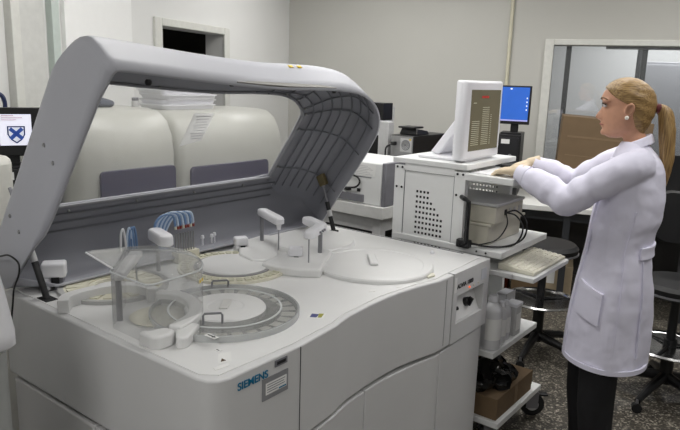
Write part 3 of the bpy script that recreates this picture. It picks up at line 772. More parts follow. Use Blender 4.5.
def castor(x, y, ang):
    m_ = Matrix.Translation((x, y, 0)) @ Matrix.Rotation(ang, 4, 'Z'); r = .062
    w = part('castor', mapped(la((0, 0, FLOOR + r), [(.02, -.014), (r - .008, -.014), (r, -.009), (r, .009), (r - .008, .014), (.02, .014)], 28, 'y'), m_), M_rubber, tr)
    part('castor_hub', mapped(la((0, 0, FLOOR + r), [(.03, -.017), (.034, -.01), (.034, .01), (.03, .017)], 20, 'y'), m_), M_lgrey, w)
    bm = B(); box(bm, -.026, .034, -.023, -.018, FLOOR + r - .014, .05); box(bm, -.026, .034, .018, .023, FLOOR + r - .014, .05); box(bm, -.026, .034, -.023, .023, .05, .056); lathe(bm, (.0, 0, 0), [(.014, .05), (.014, .072)], 12)
    part('castor_fork', mapped(bm, m_), M_dsteel, w)
    bm = B(); box(bm, -.075, -.02, -.02, .02, .035, .047); part('castor_brake', mapped(bm, m_), M_black, w, bevel=.004)
castor(CX1 - .015, -.06, 2.2); castor(CX0 + .06, -.02, 2.6); castor(CX1 - .06, .46, .4); castor(CX0 + .06, .46, 1.0)

# monitor on the trolley
mo = thing('computer_monitor', 'white thick-bezelled monitor with an olive screen on top of the trolley', 'monitor', (1.85, .28, 1.26), FA)
mx0, mx1, my = 1.652, 2.025, .185
part('housing', pr([(mx0 + .02, my), (mx1 - .02, my), (mx1, my + .014), (mx1, my + .045), (mx1 - .03, my + .075), (mx0 + .03, my + .075), (mx0, my + .045), (mx0, my + .014)], 1.27, 1.625), M_white, mo, bevel=.012)
part('screen', bx(mx0 + .037, mx1 - .037, my - .0012, my + .004, 1.312, 1.585), mat('olive_screen', (98, 92, 72), .25, emit=.25, vary=.02), mo, label='olive lit screen with lines of text')
bm = B()
rr = random.Random(3)
M_stxt = mat('screen_text_grey', (176, 172, 150), .5, emit=.3, vary=0)
for a, b, j0 in ((.055, .13, 7), (.155, .225, 0), (.24, .252, 4)):
    bm = B()
    for j in range(j0, 20): z = 1.505 - j * .0088; box(bm, mx0 + a, mx0 + b, my - .0018, my - .0012, z, z + .0022)
    part('text_column', bm, M_stxt, mo)
part('text_line', bx(mx0 + .06, mx0 + .09, my - .0018, my - .0012, 1.525, 1.528), M_stxt, mo)
bm = B()
for a, b in ((0, .016), (.019, .034), (.037, .052), (.055, .07)): box(bm, mx0 + .14 + a, mx0 + .14 + b, my - .0018, my - .0012, 1.548, 1.558)
part('screen_heading', bm, mat('heading_red', (170, 40, 36), .5, emit=.3, vary=0), mo)
bm = B(); loft(bm, [[(1.79, .262, 1.44), (1.89, .262, 1.44), (1.89, .272, 1.50), (1.79, .272, 1.50)], [(1.76, .375, 1.275), (1.92, .375, 1.275), (1.92, .42, 1.285), (1.76, .42, 1.285)]])
part('rear_support', bm, M_white, mo, bevel=.008)
part('foot', bx(1.70, 1.98, .20, .45, 1.26, 1.276), M_white, mo, bevel=.006)
part('hinge_boss', bx(1.78, 1.90, .23, .30, 1.274, 1.31), M_white, mo, bevel=.006)

single('paper_sheet', pr([(1.70, .03), (1.87, .0), (1.92, .115), (1.75, .15)], 1.2221, 1.2236), M_paper, 'loose white paper sheets lying on the trolley desk below the monitor', 'paper', (1.8, .07, 1.2221), FA)
single('paper_sheet', pr([(1.665, .055), (1.80, .07), (1.79, .145), (1.66, .14)], 1.2237, 1.2247), mat('off_white_paper', (222, 222, 224), .7), 'small off-white paper slip at the left end of the trolley desk', 'paper', (1.72, .1, 1.2237), FA)
ph = thing('phone', 'flat black handset lying on the trolley desk beside the monitor', 'phone', (2.05, .10, 1.2221), FA)
part('body', pr(rrect(1.95, 2.09, .095, .145, .012), 1.2225, 1.236), M_black, ph, bevel=.003)
part('screen', pr(rrect(2.0, 2.08, .105, .135, .004), 1.2362, 1.237), M_dark, ph)

# equipment on the trolley shelves
eq = thing('electrolyte_module', 'beige two-tier instrument box with cables on the trolley shelf', 'instrument', (1.87, .2, .896), FA)
part('lower_box', bx(1.70, 2.06, .06, .42, .896, .985), M_beige, eq, bevel=.006)
part('flange', bx(1.69, 2.08, .045, .43, .985, .997), M_beige, eq, bevel=.003)
part('upper_box', bx(1.70, 2.0, .03, .40, .997, 1.075), M_beige, eq, bevel=.006)
part('lid', bx(1.695, 2.005, .025, .405, 1.077, 1.09), M_lgrey, eq, bevel=.004)
for x in (1.79, 1.84, 1.89, 1.94): part('socket', bx(x, x + .02, .026, .031, 1.03, 1.055), M_lgrey if x > 1.8 else M_black, eq)
part('cable', tb(smooth([(1.80, .02, 1.04), (1.81, -.02, 1.03), (1.80, -.06, .98), (1.74, -.05, .915), (1.66, .03, .905), (1.61, .12, .915)], 6), .004, 8), M_black, eq)
part('cable', tb(smooth([(1.80, .025, 1.04), (1.83, -.01, 1.05), (1.86, -.05, 1.0), (1.83, -.055, .93), (1.74, -.02, .903), (1.66, .05, .903), (1.62, .15, .92)], 6), .004, 8), M_black, eq)
part('cable', tb(smooth([(1.80, .025, 1.036), (1.76, .0, .99), (1.70, .02, .93), (1.645, .09, .903)], 6), .003, 8), M_black, eq)

kbd = thing('keyboard', 'beige computer keyboard on the pull-out tray of the trolley', 'keyboard', (1.87, -.09, .808), FA)
bm = B(); loft(bm, [[(1.675, -.178, .808), (1.675, -.178, .823), (1.675, -.01, .838), (1.675, -.01, .808)], [(2.06, -.178, .808), (2.06, -.178, .823), (2.06, -.01, .838), (2.06, -.01, .808)]])
part('case', bm, M_cream, kbd, bevel=.004)
kr = mat('key_cream', (226, 223, 208), .5)
def zk(y): return .823 + (y + .178) * .015 / .168
for r_ in range(6):
    y = -.165 + r_ * .0245
    if r_ == 0: cells = [(0, .03), (.032, .03), (.064, .11), (.178, .03), (.21, .03), (.25, .017), (.269, .017), (.288, .017), (.315, .036), (.353, .017)]
    else: cells = [(i * .0192, .0172) for i in range(12)] + [(.2305, .012)] + [(.25 + i * .019, .017) for i in range(3)] + [(.315 + i * .019, .017) for i in range(3)]
    for dx, w in cells:
        x = 1.683 + dx
        bm = B(); loft(bm, [[(x, y, zk(y)), (x + w, y, zk(y)), (x + w, y + .019, zk(y + .019)), (x, y + .019, zk(y + .019))], [(x + .002, y + .002, zk(y) + .004), (x + w - .002, y + .002, zk(y) + .004), (x + w - .002, y + .016, zk(y + .016) + .004), (x + .002, y + .016, zk(y + .016) + .004)]])
        if r_ == 0 or True:
            KEYS = globals().setdefault('KEYS', B())
            me_ = bpy.data.meshes.new('tmp'); bm.to_mesh(me_); bm.free(); KEYS.from_mesh(me_); bpy.data.meshes.remove(me_)
part('key', KEYS, kr, kbd, kind='stuff')

def bottle(x, y, z, r, h, name, label, m_, capm, square=False, grp=None):
    t = thing(name, label, 'bottle', (x, y, z), FA, grp)
    prof = [(r * .9, z), (r, z + .006), (r, z + h * .72), (r * .9, z + h * .80), (r * .42, z + h * .88), (r * .40, z + h * .92)]
    part('body', la((x, y, 0), prof, 24), m_, t)
    part('cap', la((x, y, 0), [(r * .46, z + h * .90), (r * .46, z + h), (r * .40, z + h * 1.01)], 18), capm, t)
    bm = B(); annulus(bm, (x, y), r * 1.0, r * 1.012, z + h * .2, z + h * .6, 16, math.radians(170), math.radians(330)); part('bottle_label', bm, M_paper, t)
    return t
bottle(1.682, -.0, .43, .046, .25, 'reagent_bottle', 'largest milky plastic bottle with white cap, nearest the analyzer on the trolley shelf', M_bottle, M_white)
bottle(1.73, .085, .43, .03, .27, 'reagent_bottle', 'slim bottle with a black cap behind the largest milky bottle', M_bottle, M_black)
bottle(1.765, -.008, .43, .028, .20, 'reagent_bottle', 'small milky bottle standing right beside the largest milky bottle', M_bottle, M_white)
bottle(1.825, -.004, .43, .026, .19, 'reagent_bottle', 'small milky bottle standing against the white reagent packs', M_bottle, M_white)
t = thing('reagent_pack', 'front white reagent pack at the right of the bottle shelf', 'pack', (1.91, -.01, .43), FA)
part('body', bx(1.875, 1.945, -.035, .02, .43, .575), M_lgrey, t, bevel=.006); part('pack_label', bx(1.885, 1.935, -.0358, -.035, .455, .54), M_paper, t); part('lid', bx(1.872, 1.948, -.038, .023, .575, .592), M_white, t, bevel=.004)
t = thing('reagent_pack', 'taller white reagent pack behind the front one on the bottle shelf', 'pack', (1.95, .06, .43), FA)
part('body', bx(1.90, 2.0, .03, .085, .43, .62), M_white, t, bevel=.005); part('flap', bx(1.898, 2.002, .028, .032, .56, .622), M_lgrey, t)
# cardboard box and bag on the bottom shelf
t = thing('cardboard_box', 'open brown cardboard box on the bottom shelf of the trolley', 'box', (1.83, .1, .10), FA)
part('box_body', bx(1.645, 2.06, -.075, .30, .10, .205), M_card, t, bevel=.002)
part('box_flap', bx(1.645, 2.06, -.077, -.073, .13, .207), M_card, t)
part('box_tape', bx(1.84, 1.875, -.0785, -.0775, .11, .206), M_cardd, t)
bm = B(); sphere(bm, (1.79, .03, .245), .15, .10, .07, 40)
for v in bm.verts:
    d = noise.noise_vector(v.co * 16) * .05 + noise.noise_vector(v.co * 45) * .018
    v.co += V((d.x, d.y, d.z * .7)); v.co.z = max(v.co.z, .207); v.co.y = max(v.co.y, -.09)
single('plastic_bag', bm, M_bag, 'crumpled shiny black plastic bag on top of the brown box on the trolley', 'bag', (1.79, .03, .207), FA)
# mouse under the far hand
ms = thing('computer_mouse', 'grey mouse under the far gloved hand', 'mouse', (1.885, .06, 1.2221), FA)

# ================================================================== THE WOMAN
PIV = Matrix.Translation((-.05, 0, 0)) @ Matrix.Rotation(math.radians(-22), 4, 'Z') @ Matrix.Translation((.05, 0, 0))
pw = thing('person', 'woman in a white lab coat and latex gloves, blond ponytail, working at the trolley', 'person', (0, 0, FLOOR), FW @ PIV)
XS = .93
SQUEEZE[pw.name] = (-.05, XS)
def conv(x, y, z):
    q = PIV.inverted() @ V((x, y, z)); q.x = -.05 + (q.x + .05) / XS; return q
# W frame: she faces -x, her left side is towards -y, z up
def ering(z, xf, xb, hy, n=36, front=.0, yc=0, zt=0):
    xc, rx = (xf + xb) / 2, (xb - xf) / 2
    out = []
    for j in range(n):
        a = 2 * PI * j / n; c, s = math.cos(a), math.sin(a)
        k = 1 - front * max(0, -c) ** 1.5
        out.append(V((xc + rx * c, yc + hy * s * k, z + zt * c)))
    return out
def interp(tab, z):
    tab = sorted(tab)
    if z <= tab[0][0]: return tab[0][1:]
    for a, b in zip(tab[:-1], tab[1:]):
        if a[0] <= z <= b[0]:
            f = (z - a[0]) / (b[0] - a[0]); f2 = f * f * (3 - 2 * f) * .35 + f * .65
            return tuple(p + (q - p) * f2 for p, q in zip(a[1:], b[1:]))
    return tab[-1][1:]
HEAD = [(1.416, -.150, -.110, .016), (1.424, -.166, -.085, .030), (1.431, -.177, -.066, .040), (1.440, -.1815, -.050, .047), (1.452, -.179, -.026, .057), (1.461, -.180, -.022, .060), (1.470, -.182, -.018, .062), (1.485, -.185, -.012, .066), (1.50, -.187, -.006, .069),
        (1.52, -.1865, .0, .071), (1.542, -.185, .003, .072), (1.556, -.190, .003, .073), (1.575, -.196, .002, .074), (1.595, -.189, -.004, .072), (1.612, -.178, -.014, .067), (1.627, -.160, -.03, .056), (1.638, -.14, -.05, .042), (1.645, -.115, -.075, .02)]
bm = B()
zs = [1.416 + (1.645 - 1.416) * i / 46 for i in range(47)]
loft(bm, [ering(z, *interp(HEAD, z), n=48, front=.22) for z in zs])
# nose
loft(bm, [[V((x, y * w, z)) for x, y in ((-.175, -1), (-.175 - d * .6, -.75), (-.175 - d, 0), (-.175 - d * .6, .75), (-.175, 1))] for z, d, w in
          ((1.552, .010, .008), (1.535, .016, .009), (1.518, .027, .011), (1.504, .037, .014), (1.496, .039, .017), (1.489, .033, .018), (1.482, .014, .013))])
# lips and chin
sphere(bm, (-.178, 0, 1.4735), .0115, .022, .0055, 12); sphere(bm, (-.177, 0, 1.4625), .011, .020, .006, 12); sphere(bm, (-.172, 0, 1.437), .014, .020, .014, 12)
# brow ridges and cheek
for s in (-1, 1):
    sphere(bm, (-.174, s * .033, 1.562), .018, .026, .009, 12)
    # ear
    tube(bm, smooth([(-.088, s * .073, 1.512), (-.094, s * .080, 1.525), (-.090, s * .085, 1.545), (-.076, s * .087, 1.553), (-.066, s * .085, 1.543), (-.070, s * .081, 1.522), (-.084, s * .077, 1.506)], 4), .0062, 8)
    sphere(bm, (-.080, s * .075, 1.530), .014, .008, .022, 10)
# neck and trunk core
loft(bm, [ering(z, *q) for z, q in ((1.47, (-.09, -.012, .045)), (1.44, (-.094, -.006, .047)), (1.41, (-.090, .008, .049)), (1.38, (-.088, .022, .055)), (1.355, (-.09, .035, .085)), (1.325, (-.10, .05, .125)), (1.25, (-.12, .065, .145)), (1.1, (-.13, .06, .13)), (.95, (-.14, .05, .13)), (.80, (-.15, .06, .13)))])
for s in (-1, 1):
    e_ = .022 if s < 0 else -.034
    tube(bm, [(-.045, s * .08, .80), (-.085 + e_, s * .085, .62), (-.10 + e_, s * .085, .45), (-.095 + e_, s * .083, .28), (-.080 + e_, s * .083, .12), (-.072 + e_, s * .084, .0), (-.07 + e_, s * .085, FLOOR + .05)], [.08, .07, .054, .052, .046, .036, .032], 12)
    sphere(bm, (-.115 + e_, s * .088, FLOOR + .045), .105, .036, .034, 12)
SH_L, EL_L, WR_L = V((-.045, -.15, 1.318)), conv(-.300, -.05, 1.170), conv(-.458, .125, 1.248)
SH_R, EL_R, WR_R = V((-.05, .155, 1.325)), conv(-.15, .335, 1.185), conv(-.330, .36, 1.256)
for a, e, w in ((SH_L, EL_L, WR_L), (SH_R, EL_R, WR_R)):
    tube(bm, [a, a.lerp(e, .5), e, e.lerp(w, .5), w, w + (w - e).normalized() * .04], [.045, .04, .036, .030, .018, .014], 12)
body = part('body', bm, M_skin, pw, remesh=.0045)
# eyes, brows, mouth line, earring
for s in (-1, 1):
    ey = part('eye', sp((-.1775, s * .031, 1.5435), .010, .011, .0075, 12), mat('eye_white', (205, 198, 192), .3, vary=0), body)
    bm = B(); sphere(bm, (-.1865, s * .030, 1.5430), .0026, .005, .0048, 10); part('iris', bm, mat('iris_dark', (60, 52, 44), .3, vary=0), ey)
    bm = B(); tube(bm, smooth([(-.188, s * .018, 1.549), (-.190, s * .030, 1.5525), (-.184, s * .041, 1.551), (-.174, s * .046, 1.547)], 3), .0022, 6); part('eyelash', bm, mat('lash_brown', (62, 44, 34), .6, vary=0), ey)
    bm = B(); tube(bm, smooth([(-.196, s * .012, 1.567), (-.195, s * .028, 1.573), (-.184, s * .045, 1.573), (-.170, s * .055, 1.567)], 3), .0026, 6); part('eyebrow', bm, mat('brow_brown', (112, 84, 58), .7), body)
bm = B(); tube(bm, smooth([(-.174, -.019, 1.467), (-.186, -.009, 1.4685), (-.1895, 0, 1.469), (-.186, .009, 1.4685), (-.174, .019, 1.467)], 3), .003, 6); part('lips', bm, mat('lip_rose', (158, 92, 84), .5, vary=0), body)
for s in (-1, 1): part('earring', sp((-.088, s * .086, 1.501), .0085, n=14), mat('pearl', (236, 228, 216), .25, vary=0), body, label='round pearl earring')
# hair: a cap over the skull that dives under the skin in front of the hairline
HAIR = [(1.432, -.05, -.01, .032), (1.45, -.07, -.004, .046), (1.47, -.09, .005, .058), (1.49, -.13, .013, .068), (1.51, -.17, .021, .076), (1.535, -.19, .026, .081), (1.56, -.195, .025, .083), (1.585, -.196, .019, .083), (1.607, -.190, .006, .079), (1.628, -.174, -.014, .068), (1.642, -.154, -.036, .054), (1.652, -.13, -.06, .034), (1.656, -.105, -.085, .012)]
def hairline(z):
    P = [(1.43, -.02), (1.455, -.03), (1.475, -.043), (1.50, -.054), (1.53, -.062), (1.545, -.068), (1.556, -.098), (1.572, -.135), (1.588, -.158), (1.605, -.176), (1.625, -.20), (1.66, -.25)]
    for (a, b), (c, d) in zip(P[:-1], P[1:]):
        if a <= z <= c: return b + (d - b) * (z - a) / (c - a)
    return P[0][1] if z < P[0][0] else P[-1][1]
bm = B(); rings = []
for i in range(60):
    z = 1.432 + (1.656 - 1.432) * i / 59
    rg = ering(z, *interp(HAIR, z), n=72, front=.2)
    for p in rg:
        hl = hairline(z); d = p.x - hl
        wv = .0016 * math.sin(p.z * 150 + p.x * 60) + .0012 * noise.noise(p * 60)
        cx, cy = -.09, 0
        if d < 0:
            f = min(1, -d / .010); k = .80
            sc_ = 1 - (1 - k) * f
            p.x = cx + (p.x - cx) * sc_; p.y = p.y * sc_
        else:
            g = min(1, d / .03); p.y *= (1 + (wv - .004 * (1 - g)) / .08); p.x += wv * .5
    rings.append(rg)
loft(bm, rings)
hair = part('hair', bm, M_hair, pw, ang=80)
part('hair_tie', la((0, 0, 0), [(.010, -.008), (.0155, -.008), (.0175, 0), (.0155, .008), (.010, .008)], 16) if False else mapped(la((0, 0, 0), [(.008, -.008), (.015, -.008), (.017, 0), (.015, .008), (.008, .008)], 16), Matrix.Translation((.034, -.004, 1.538)) @ Matrix.Rotation(1.35, 4, 'Y') @ Matrix.Scale(1.25, 4)), mat('dark_red_band', (92, 26, 30), .6), hair, label='dark red hair band')
bm = B()
tpts = smooth([(.015, 0, 1.542), (.04, -.003, 1.537), (.060, -.006, 1.520), (.072, -.009, 1.478), (.080, -.012, 1.42), (.088, -.015, 1.35), (.088, -.018, 1.29), (.084, -.02, 1.235), (.080, -.021, 1.195)], 6)
tr_ = []
for i in range(len(tpts)):
    f = i / (len(tpts) - 1)
    tr_.append(.013 + .019 * math.sin(min(1, f / .45) * PI / 2) if f < .45 else .032 * (1 - ((f - .45) / .55) ** 1.5 * .86))
R = []
tube(bm, tpts, tr_, 28)
for v in bm.verts:
    a = math.atan2(v.co.y + .01, v.co.x - .1); v.co += V((math.cos(a), math.sin(a), 0)) * .0022 * math.sin(a * 9 + v.co.z * 12)
part('ponytail', bm, M_tail, hair, ang=80)

# lab coat
COAT = [(.475, -.238, .116, .192), (.50, -.238, .117, .192), (.60, -.236, .118, .192), (.70, -.228, .114, .192), (.80, -.216, .108, .190), (.90, -.200, .092, .180), (.98, -.188, .078, .170), (1.04, -.183, .088, .168), (1.10, -.178, .107, .173), (1.17, -.168, .107, .178), (1.24, -.155, .098, .182), (1.29, -.142, .089, .172), (1.325, -.130, .080, .152), (1.352, -.121, .060, .122), (1.372, -.114, .040, .090), (1.388, -.104, .022, .070), (1.404, -.096, .010, .060)]
bm = B(); rings = []
for i in range(70):
    z = .475 + (1.404 - .475) * i / 69
    rg = ering(z, *interp(COAT, z), n=64, front=.10)
    for j, p in enumerate(rg):
        a = 2 * PI * j / 64
        fold = (.006 * math.sin(a * 5 + 1.3 + z * 2) + .004 * math.sin(a * 9 + z * 5)) * max(0, min(1, (.95 - z) / .35)) + .0045 * noise.noise(V((p.x * 9, p.y * 9, z * 6)))
        if 1.0 > z: p.x += fold * math.cos(a) * 1.0; p.y += fold * math.sin(a)
        else: p.x += fold * math.cos(a); p.y += fold * math.sin(a)
    rings.append(rg)
loft(bm, rings)
def sleeve(sh, el, wr, sgn):
    n_ = 36; pts = []; rad = []
    P = smooth([sh + V((.03, -sgn * .05, .0)), sh, sh.lerp(el, .35), sh.lerp(el, .7), el + V((.0, 0, -.006)), el.lerp(wr, .33) + V((0, 0, -.004)), el.lerp(wr, .66), wr], 6)
    k = len(P)
    for i, p in enumerate(P):
        f = i / (k - 1)
        r_ = .068 if f < .2 else (.070 + (.061 - .070) * (f - .2) / .4 if f < .6 else (.061 if f < .8 else .061 + (.036 - .061) * (f - .8) / .2))
        r_ += .0035 * math.sin(f * 46 + sgn) * (1 if .35 < f < .75 else .45) + .003 * noise.noise(p * 22)
        rad.append(r_)
    tube(bm, P, rad, 28)
sleeve(SH_L, EL_L, WR_L, -1); sleeve(SH_R, EL_R, WR_R, 1)
for s in (-1, 1): sphere(bm, (-.035, s * .125, 1.30), .072, .065, .062, 16)
coat = part('lab_coat', bm, M_coat, pw, remesh=.006, label='long white lab coat')
for nm, sc_, st_ in (('cloth_folds', .13, .010), ('cloth_creases', .05, .005)):
    tx_ = bpy.data.textures.new(nm, 'CLOUDS'); tx_.noise_scale = sc_; tx_.noise_depth = 1
    dm = coat.modifiers.new(nm, 'DISPLACE'); dm.texture = tx_; dm.strength = st_; dm.mid_level = .55; dm.texture_coords = 'LOCAL'
# collar, belt, pocket, front edge, cuffs
bm = B(); cr = []
for j in range(33):
    a = math.radians(-150 + 300 * j / 32)
    cr.append(V((-.040 + .062 * math.cos(a), .060 * math.sin(a), 1.402 + .026 * math.cos(a))))
rings = []
for p in cr:
    o_ = V((p.x + .040, p.y, 0)).normalized()
    rings.append([p - o_ * .006 + V((0, 0, .014)), p + o_ * .002 + V((0, 0, .010)), p + o_ * .014 + V((0, 0, -.020)), p + o_ * .008 + V((0, 0, -.024)), p - o_ * .008 + V((0, 0, -.01))])
loft(bm, rings); part('collar', bm, M_coat, coat, bevel=.003)
def coat_pt(z, a, off):
    xf, xb, hy = interp(COAT, z); xc, rx = (xf + xb) / 2, (xb - xf) / 2
    c, s = math.cos(a), math.sin(a); k = 1 - .10 * max(0, -c) ** 1.5
    return V((xc + (rx + off) * c, (hy * k + off) * s, z))
def coat_patch(z0, z1, a0, a1, off0, off1, nz=8, na=10, skew=0):
    bm = B(); g0 = []; g1 = []
    for i in range(nz + 1):
        z = z0 + (z1 - z0) * i / nz
        for lst, off in ((g0, off0), (g1, off1)):
            lst.append([bm.verts.new(coat_pt(z + skew * j / na, a0 + (a1 - a0) * j / na, off)) for j in range(na + 1)])
    for g in (g0, g1):
        for i in range(nz):
            for j in range(na): bm.faces.new((g[i][j], g[i][j + 1], g[i + 1][j + 1], g[i + 1][j]))
    for i in range(nz):
        for j in (0, na): bm.faces.new((g0[i][j], g0[i + 1][j], g1[i + 1][j], g1[i][j]))
    for j in range(na):
        for i in (0, nz): bm.faces.new((g0[i][j], g0[i][j + 1], g1[i][j + 1], g1[i][j]))
    return bm
DR = math.radians
pk = part('pocket', coat_patch(.705, .84, DR(212), DR(254), -.012, .008, skew=-.03), M_coat, coat, label='patch pocket on the hip')
part('pocket_hem', coat_patch(.818, .839, DR(212), DR(254), .004, .0105, 3, 10, skew=-.03), M_coat, pk)
part('half_belt', coat_patch(.955, 1.005, DR(306), DR(414), -.004, .011, 4, 18), M_coat, coat, bevel=.003, label='sewn half belt at the back waist')
part('back_seam', coat_patch(.55, .95, DR(312), DR(314), -.003, .0075, 12, 2), M_coat, coat)
part('side_seam', coat_patch(.49, 1.15, DR(278), DR(279.2), -.003, .0062, 16, 2), M_coat, coat)
part('front_placket', coat_patch(.49, 1.34, DR(188), DR(200), -.004, .0078, 24, 5), M_coat, coat, bevel=.002)
part('hem', coat_patch(.478, .498, DR(180), DR(360), -.002, .0075, 3, 36), M_coat, coat)
for w, e in ((WR_L, EL_L), (WR_R, EL_R)):
    d = (w - e).normalized()
    bm = B(); tube(bm, [w - d * .045, w - d * .043, w + d * .004, w + d * .008, w + d * .006], [.046, .047, .036, .034, .026], 28); part('cuff', bm, M_coat, coat)
# trousers and shoes
bm = B()
loft(bm, [ering(z, *q) for z, q in ((.92, (-.15, .07, .13)), (.80, (-.16, .07, .135)), (.74, (-.165, .06, .13)))])
for s in (-1, 1):
    e_ = .022 if s < 0 else -.034; tube(bm, [(-.07, s * .08, .80), (-.085 + e_, s * .085, .62), (-.10 + e_, s * .085, .45), (-.095 + e_, s * .083, .28), (-.080 + e_, s * .083, .12), (-.072 + e_, s * .084, -.005)], [.082, .084, .084, .080, .070, .066], 20)
part('trousers', bm, M_pants, pw, remesh=.008)
for s in (-1, 1):
    bm = B(); rings = []
    for x, w, h in ((.01, .018, .02), (-.0, .034, .05), (-.04, .038, .06), (-.10, .042, .052), (-.16, .046, .038), (-.20, .036, .03), (-.225, .016, .02)):
        rings.append([V((x + (.022 if s < 0 else -.034), s * .088 + w * c, FLOOR + max(0.0, h * .5 + h * .5 * sn))) for c, sn in [(math.cos(2 * PI * j / 16), math.sin(2 * PI * j / 16)) for j in range(16)]])
    loft(bm, rings); part('shoe', bm, M_black, pw)
# gloved hands
def hand(wr, fw, up, thumb, curl, spread=.055):
    """palm from the wrist along fw; up = back of the hand; thumb = side of the thumb"""
    fw = V(fw).normalized(); sd = V(up).cross(fw).normalized(); upv = fw.cross(sd).normalized()
    if sd.dot(V(thumb)) < 0: sd = -sd
    bm = B()
    def P(a, b, c): return wr + fw * a + sd * b + upv * c
    rings = []
    for a, w, h, c in ((-.02, .026, .021, 0), (.01, .028, .020, 0), (.035, .037, .018, .001), (.065, .041, .0165, .001), (.085, .040, .014, -.001), (.094, .034, .010, -.003)):
        rings.append([P(a, w * math.cos(t), c + h * math.sin(t)) for t in [2 * PI * j / 16 for j in range(16)]])
    loft(bm, rings)
    for b, L, r_ in ((.030, .068, .0088), (.010, .076, .0092), (-.011, .071, .0088), (-.030, .056, .0078)):
        p0 = P(.070, b * .95, 0); ang = 0; pts = [p0]; cur = P(.090, b, -.001); pts.append(cur); dirb = b * .9
        for seg, cu in ((.46, curl[0]), (.30, curl[1]), (.24, curl[2])):
            ang += cu
            cur = cur + (fw * math.cos(ang) - upv * math.sin(ang) + sd * dirb).normalized() * L * seg * 1.0
            pts.append(cur)
        tube(bm, pts, [r_ * 1.1, r_ * 1.12, r_, r_ * .92, r_ * .68], 12)
        sphere(bm, cur, r_ * .68, n=10)
    tp = [P(.012, .016, -.004), P(.034, .040, -.010), P(.062, .056, -.018), P(.086, .058, -.026), P(.096, .056, -.029)]
    tube(bm, tp, [.013, .0135, .0115, .0098, .007], 12); sphere(bm, tp[-1], .007, n=10)
    tube(bm, [wr - fw * .05, wr - fw * .02, wr + fw * .01], [.025, .024, .025], 16)
    return bm
fwl = PIV.inverted().to_3x3() @ V((-.105, .130, -.020))
gl = part('glove', hand(WR_L + (WR_L - EL_L).normalized() * .018, fwl, (-.2, .1, 1), (.4, .8, .2), (.55, .75, .45)), M_glove, pw, remesh=.0032, label='latex glove on the near hand')
fwr = PIV.inverted().to_3x3() @ V((-.18, .035, -.055))
gr = part('glove', hand(WR_R + (WR_R - EL_R).normalized() * .018, fwr, (-.2, .0, 1), (0, -1, 0), (.3, .6, .5)), M_glove, pw, remesh=.0032, label='latex glove on the far hand')

# ================================================================== BEHIND THE ANALYSER
# closed analyser along the left wall
bg = thing('wall_analyzer', 'second white analyzer with two rounded covers by the left wall, seen through the lid', 'analyzer', (1.27, 1.8, FLOOR), FA)
def cover(x0, x1, yf, z0, z1, name):
    prof = [(.03, z0), (0, z0 + .10), (-.012, z1 - .22), (.004, z1 - .12), (.04, z1 - .05), (.10, z1 - .012), (.18, z1), (.46, z1), (.46, z0)]
    bm = B(); rings = []
    for x, k in ((x0, .05), (x0 + .012, .02), (x0 + .04, 0), (x1 - .04, 0), (x1 - .012, .02), (x1, .05)):
        rings.append([(x, yf + d + (k if i < 6 else 0), z - (k * .6 if i > 2 and i < 8 else 0)) for i, (d, z) in enumerate(prof)])
    loft(bm, rings); return part(name, bm, mat('pale_cover', (188, 188, 181), .4, vary=.01), bg, ang=40)
c1 = cover(.60, 1.152, 1.56, .80, 1.435, 'cover'); c2 = cover(1.165, 1.95, 1.56, .80, 1.42, 'cover')
part('cabinet', bx(.6, 1.95, 1.57, 2.02, FLOOR, .80), M_body, bg, bevel=.01)
def pwin(x0, x1, z0, z1, par):
    bm = B(); poly = rrect(x0, x1, z0, z1, .025)
    loft(bm, [[(x, 1.552, z) for x, z in poly], [(x, 1.536, z) for x, z in poly]]); part('tinted_window', bm, M_purple, par, bevel=.003)
pwin(.70, 1.125, 1.0, 1.158, c1); pwin(1.225, 1.80, .99, 1.135, c2)
# things on top of it
bm = B(); sphere(bm, (.915, 1.88, 1.455), .075, .07, .03, 24)
for v in bm.verts: v.co += noise.noise_vector(v.co * 14) * .012; v.co.z = max(v.co.z, 1.436)
single('folded_cloth', bm, mat('grey_cloth', (84, 88, 100), .8), 'crumpled dark grey cloth on top of the far white analyzer', 'cloth', (.915, 1.88, 1.436), FA)
t = thing('reagent_vial', 'small grey capped vial on top of the far white analyzer', 'vial', (1.105, 1.84, 1.436), FA)
part('body', la((1.105, 1.84, 0), [(.02, 1.436), (.02, 1.462), (.015, 1.468)], 16), M_lgrey, t); part('cap', la((1.105, 1.84, 0), [(.018, 1.468), (.018, 1.482), (.016, 1.484)], 16), M_mgrey, t)
names = ['lowest white tray of the stack on the far white analyzer', 'second white tray from the bottom of the stack on the far analyzer', 'middle white tray of the stack on the far analyzer', 'fourth white tray up, just under the topmost one, on the far analyzer', 'topmost white tray of the stack on the far white analyzer']
for i in range(5):
    z = 1.4215 + i * .027; dx, dy_ = (.0, .012, .004, -.006, .008)[i], (.0, .01, -.008, .006, 0)[i]
    x0, x1, y0, y1 = 1.215 + dx, 1.575 + dx, 1.74 + dy_, 1.98 + dy_
    tt = thing('sample_tray', names[i], 'tray', ((x0 + x1) / 2, (y0 + y1) / 2, z), FA, 'white trays stacked on the far analyzer')
    cx, cy = (x0 + x1) / 2, (y0 + y1) / 2
    bm = B(); poly = rrect(x0, x1, y0, y1, .03); loft(bm, [[(cx + (x - cx) * .96, cy + (y - cy) * .96, z) for x, y in poly], [(x, y, z + .02) for x, y in poly]]); part('body', bm, M_white, tt)
    bm = B(); prism(bm, rrect(x0 - .008, x1 + .008, y0 - .008, y1 + .008, .034), z + .02, z + .026); part('rim', bm, M_white, tt)

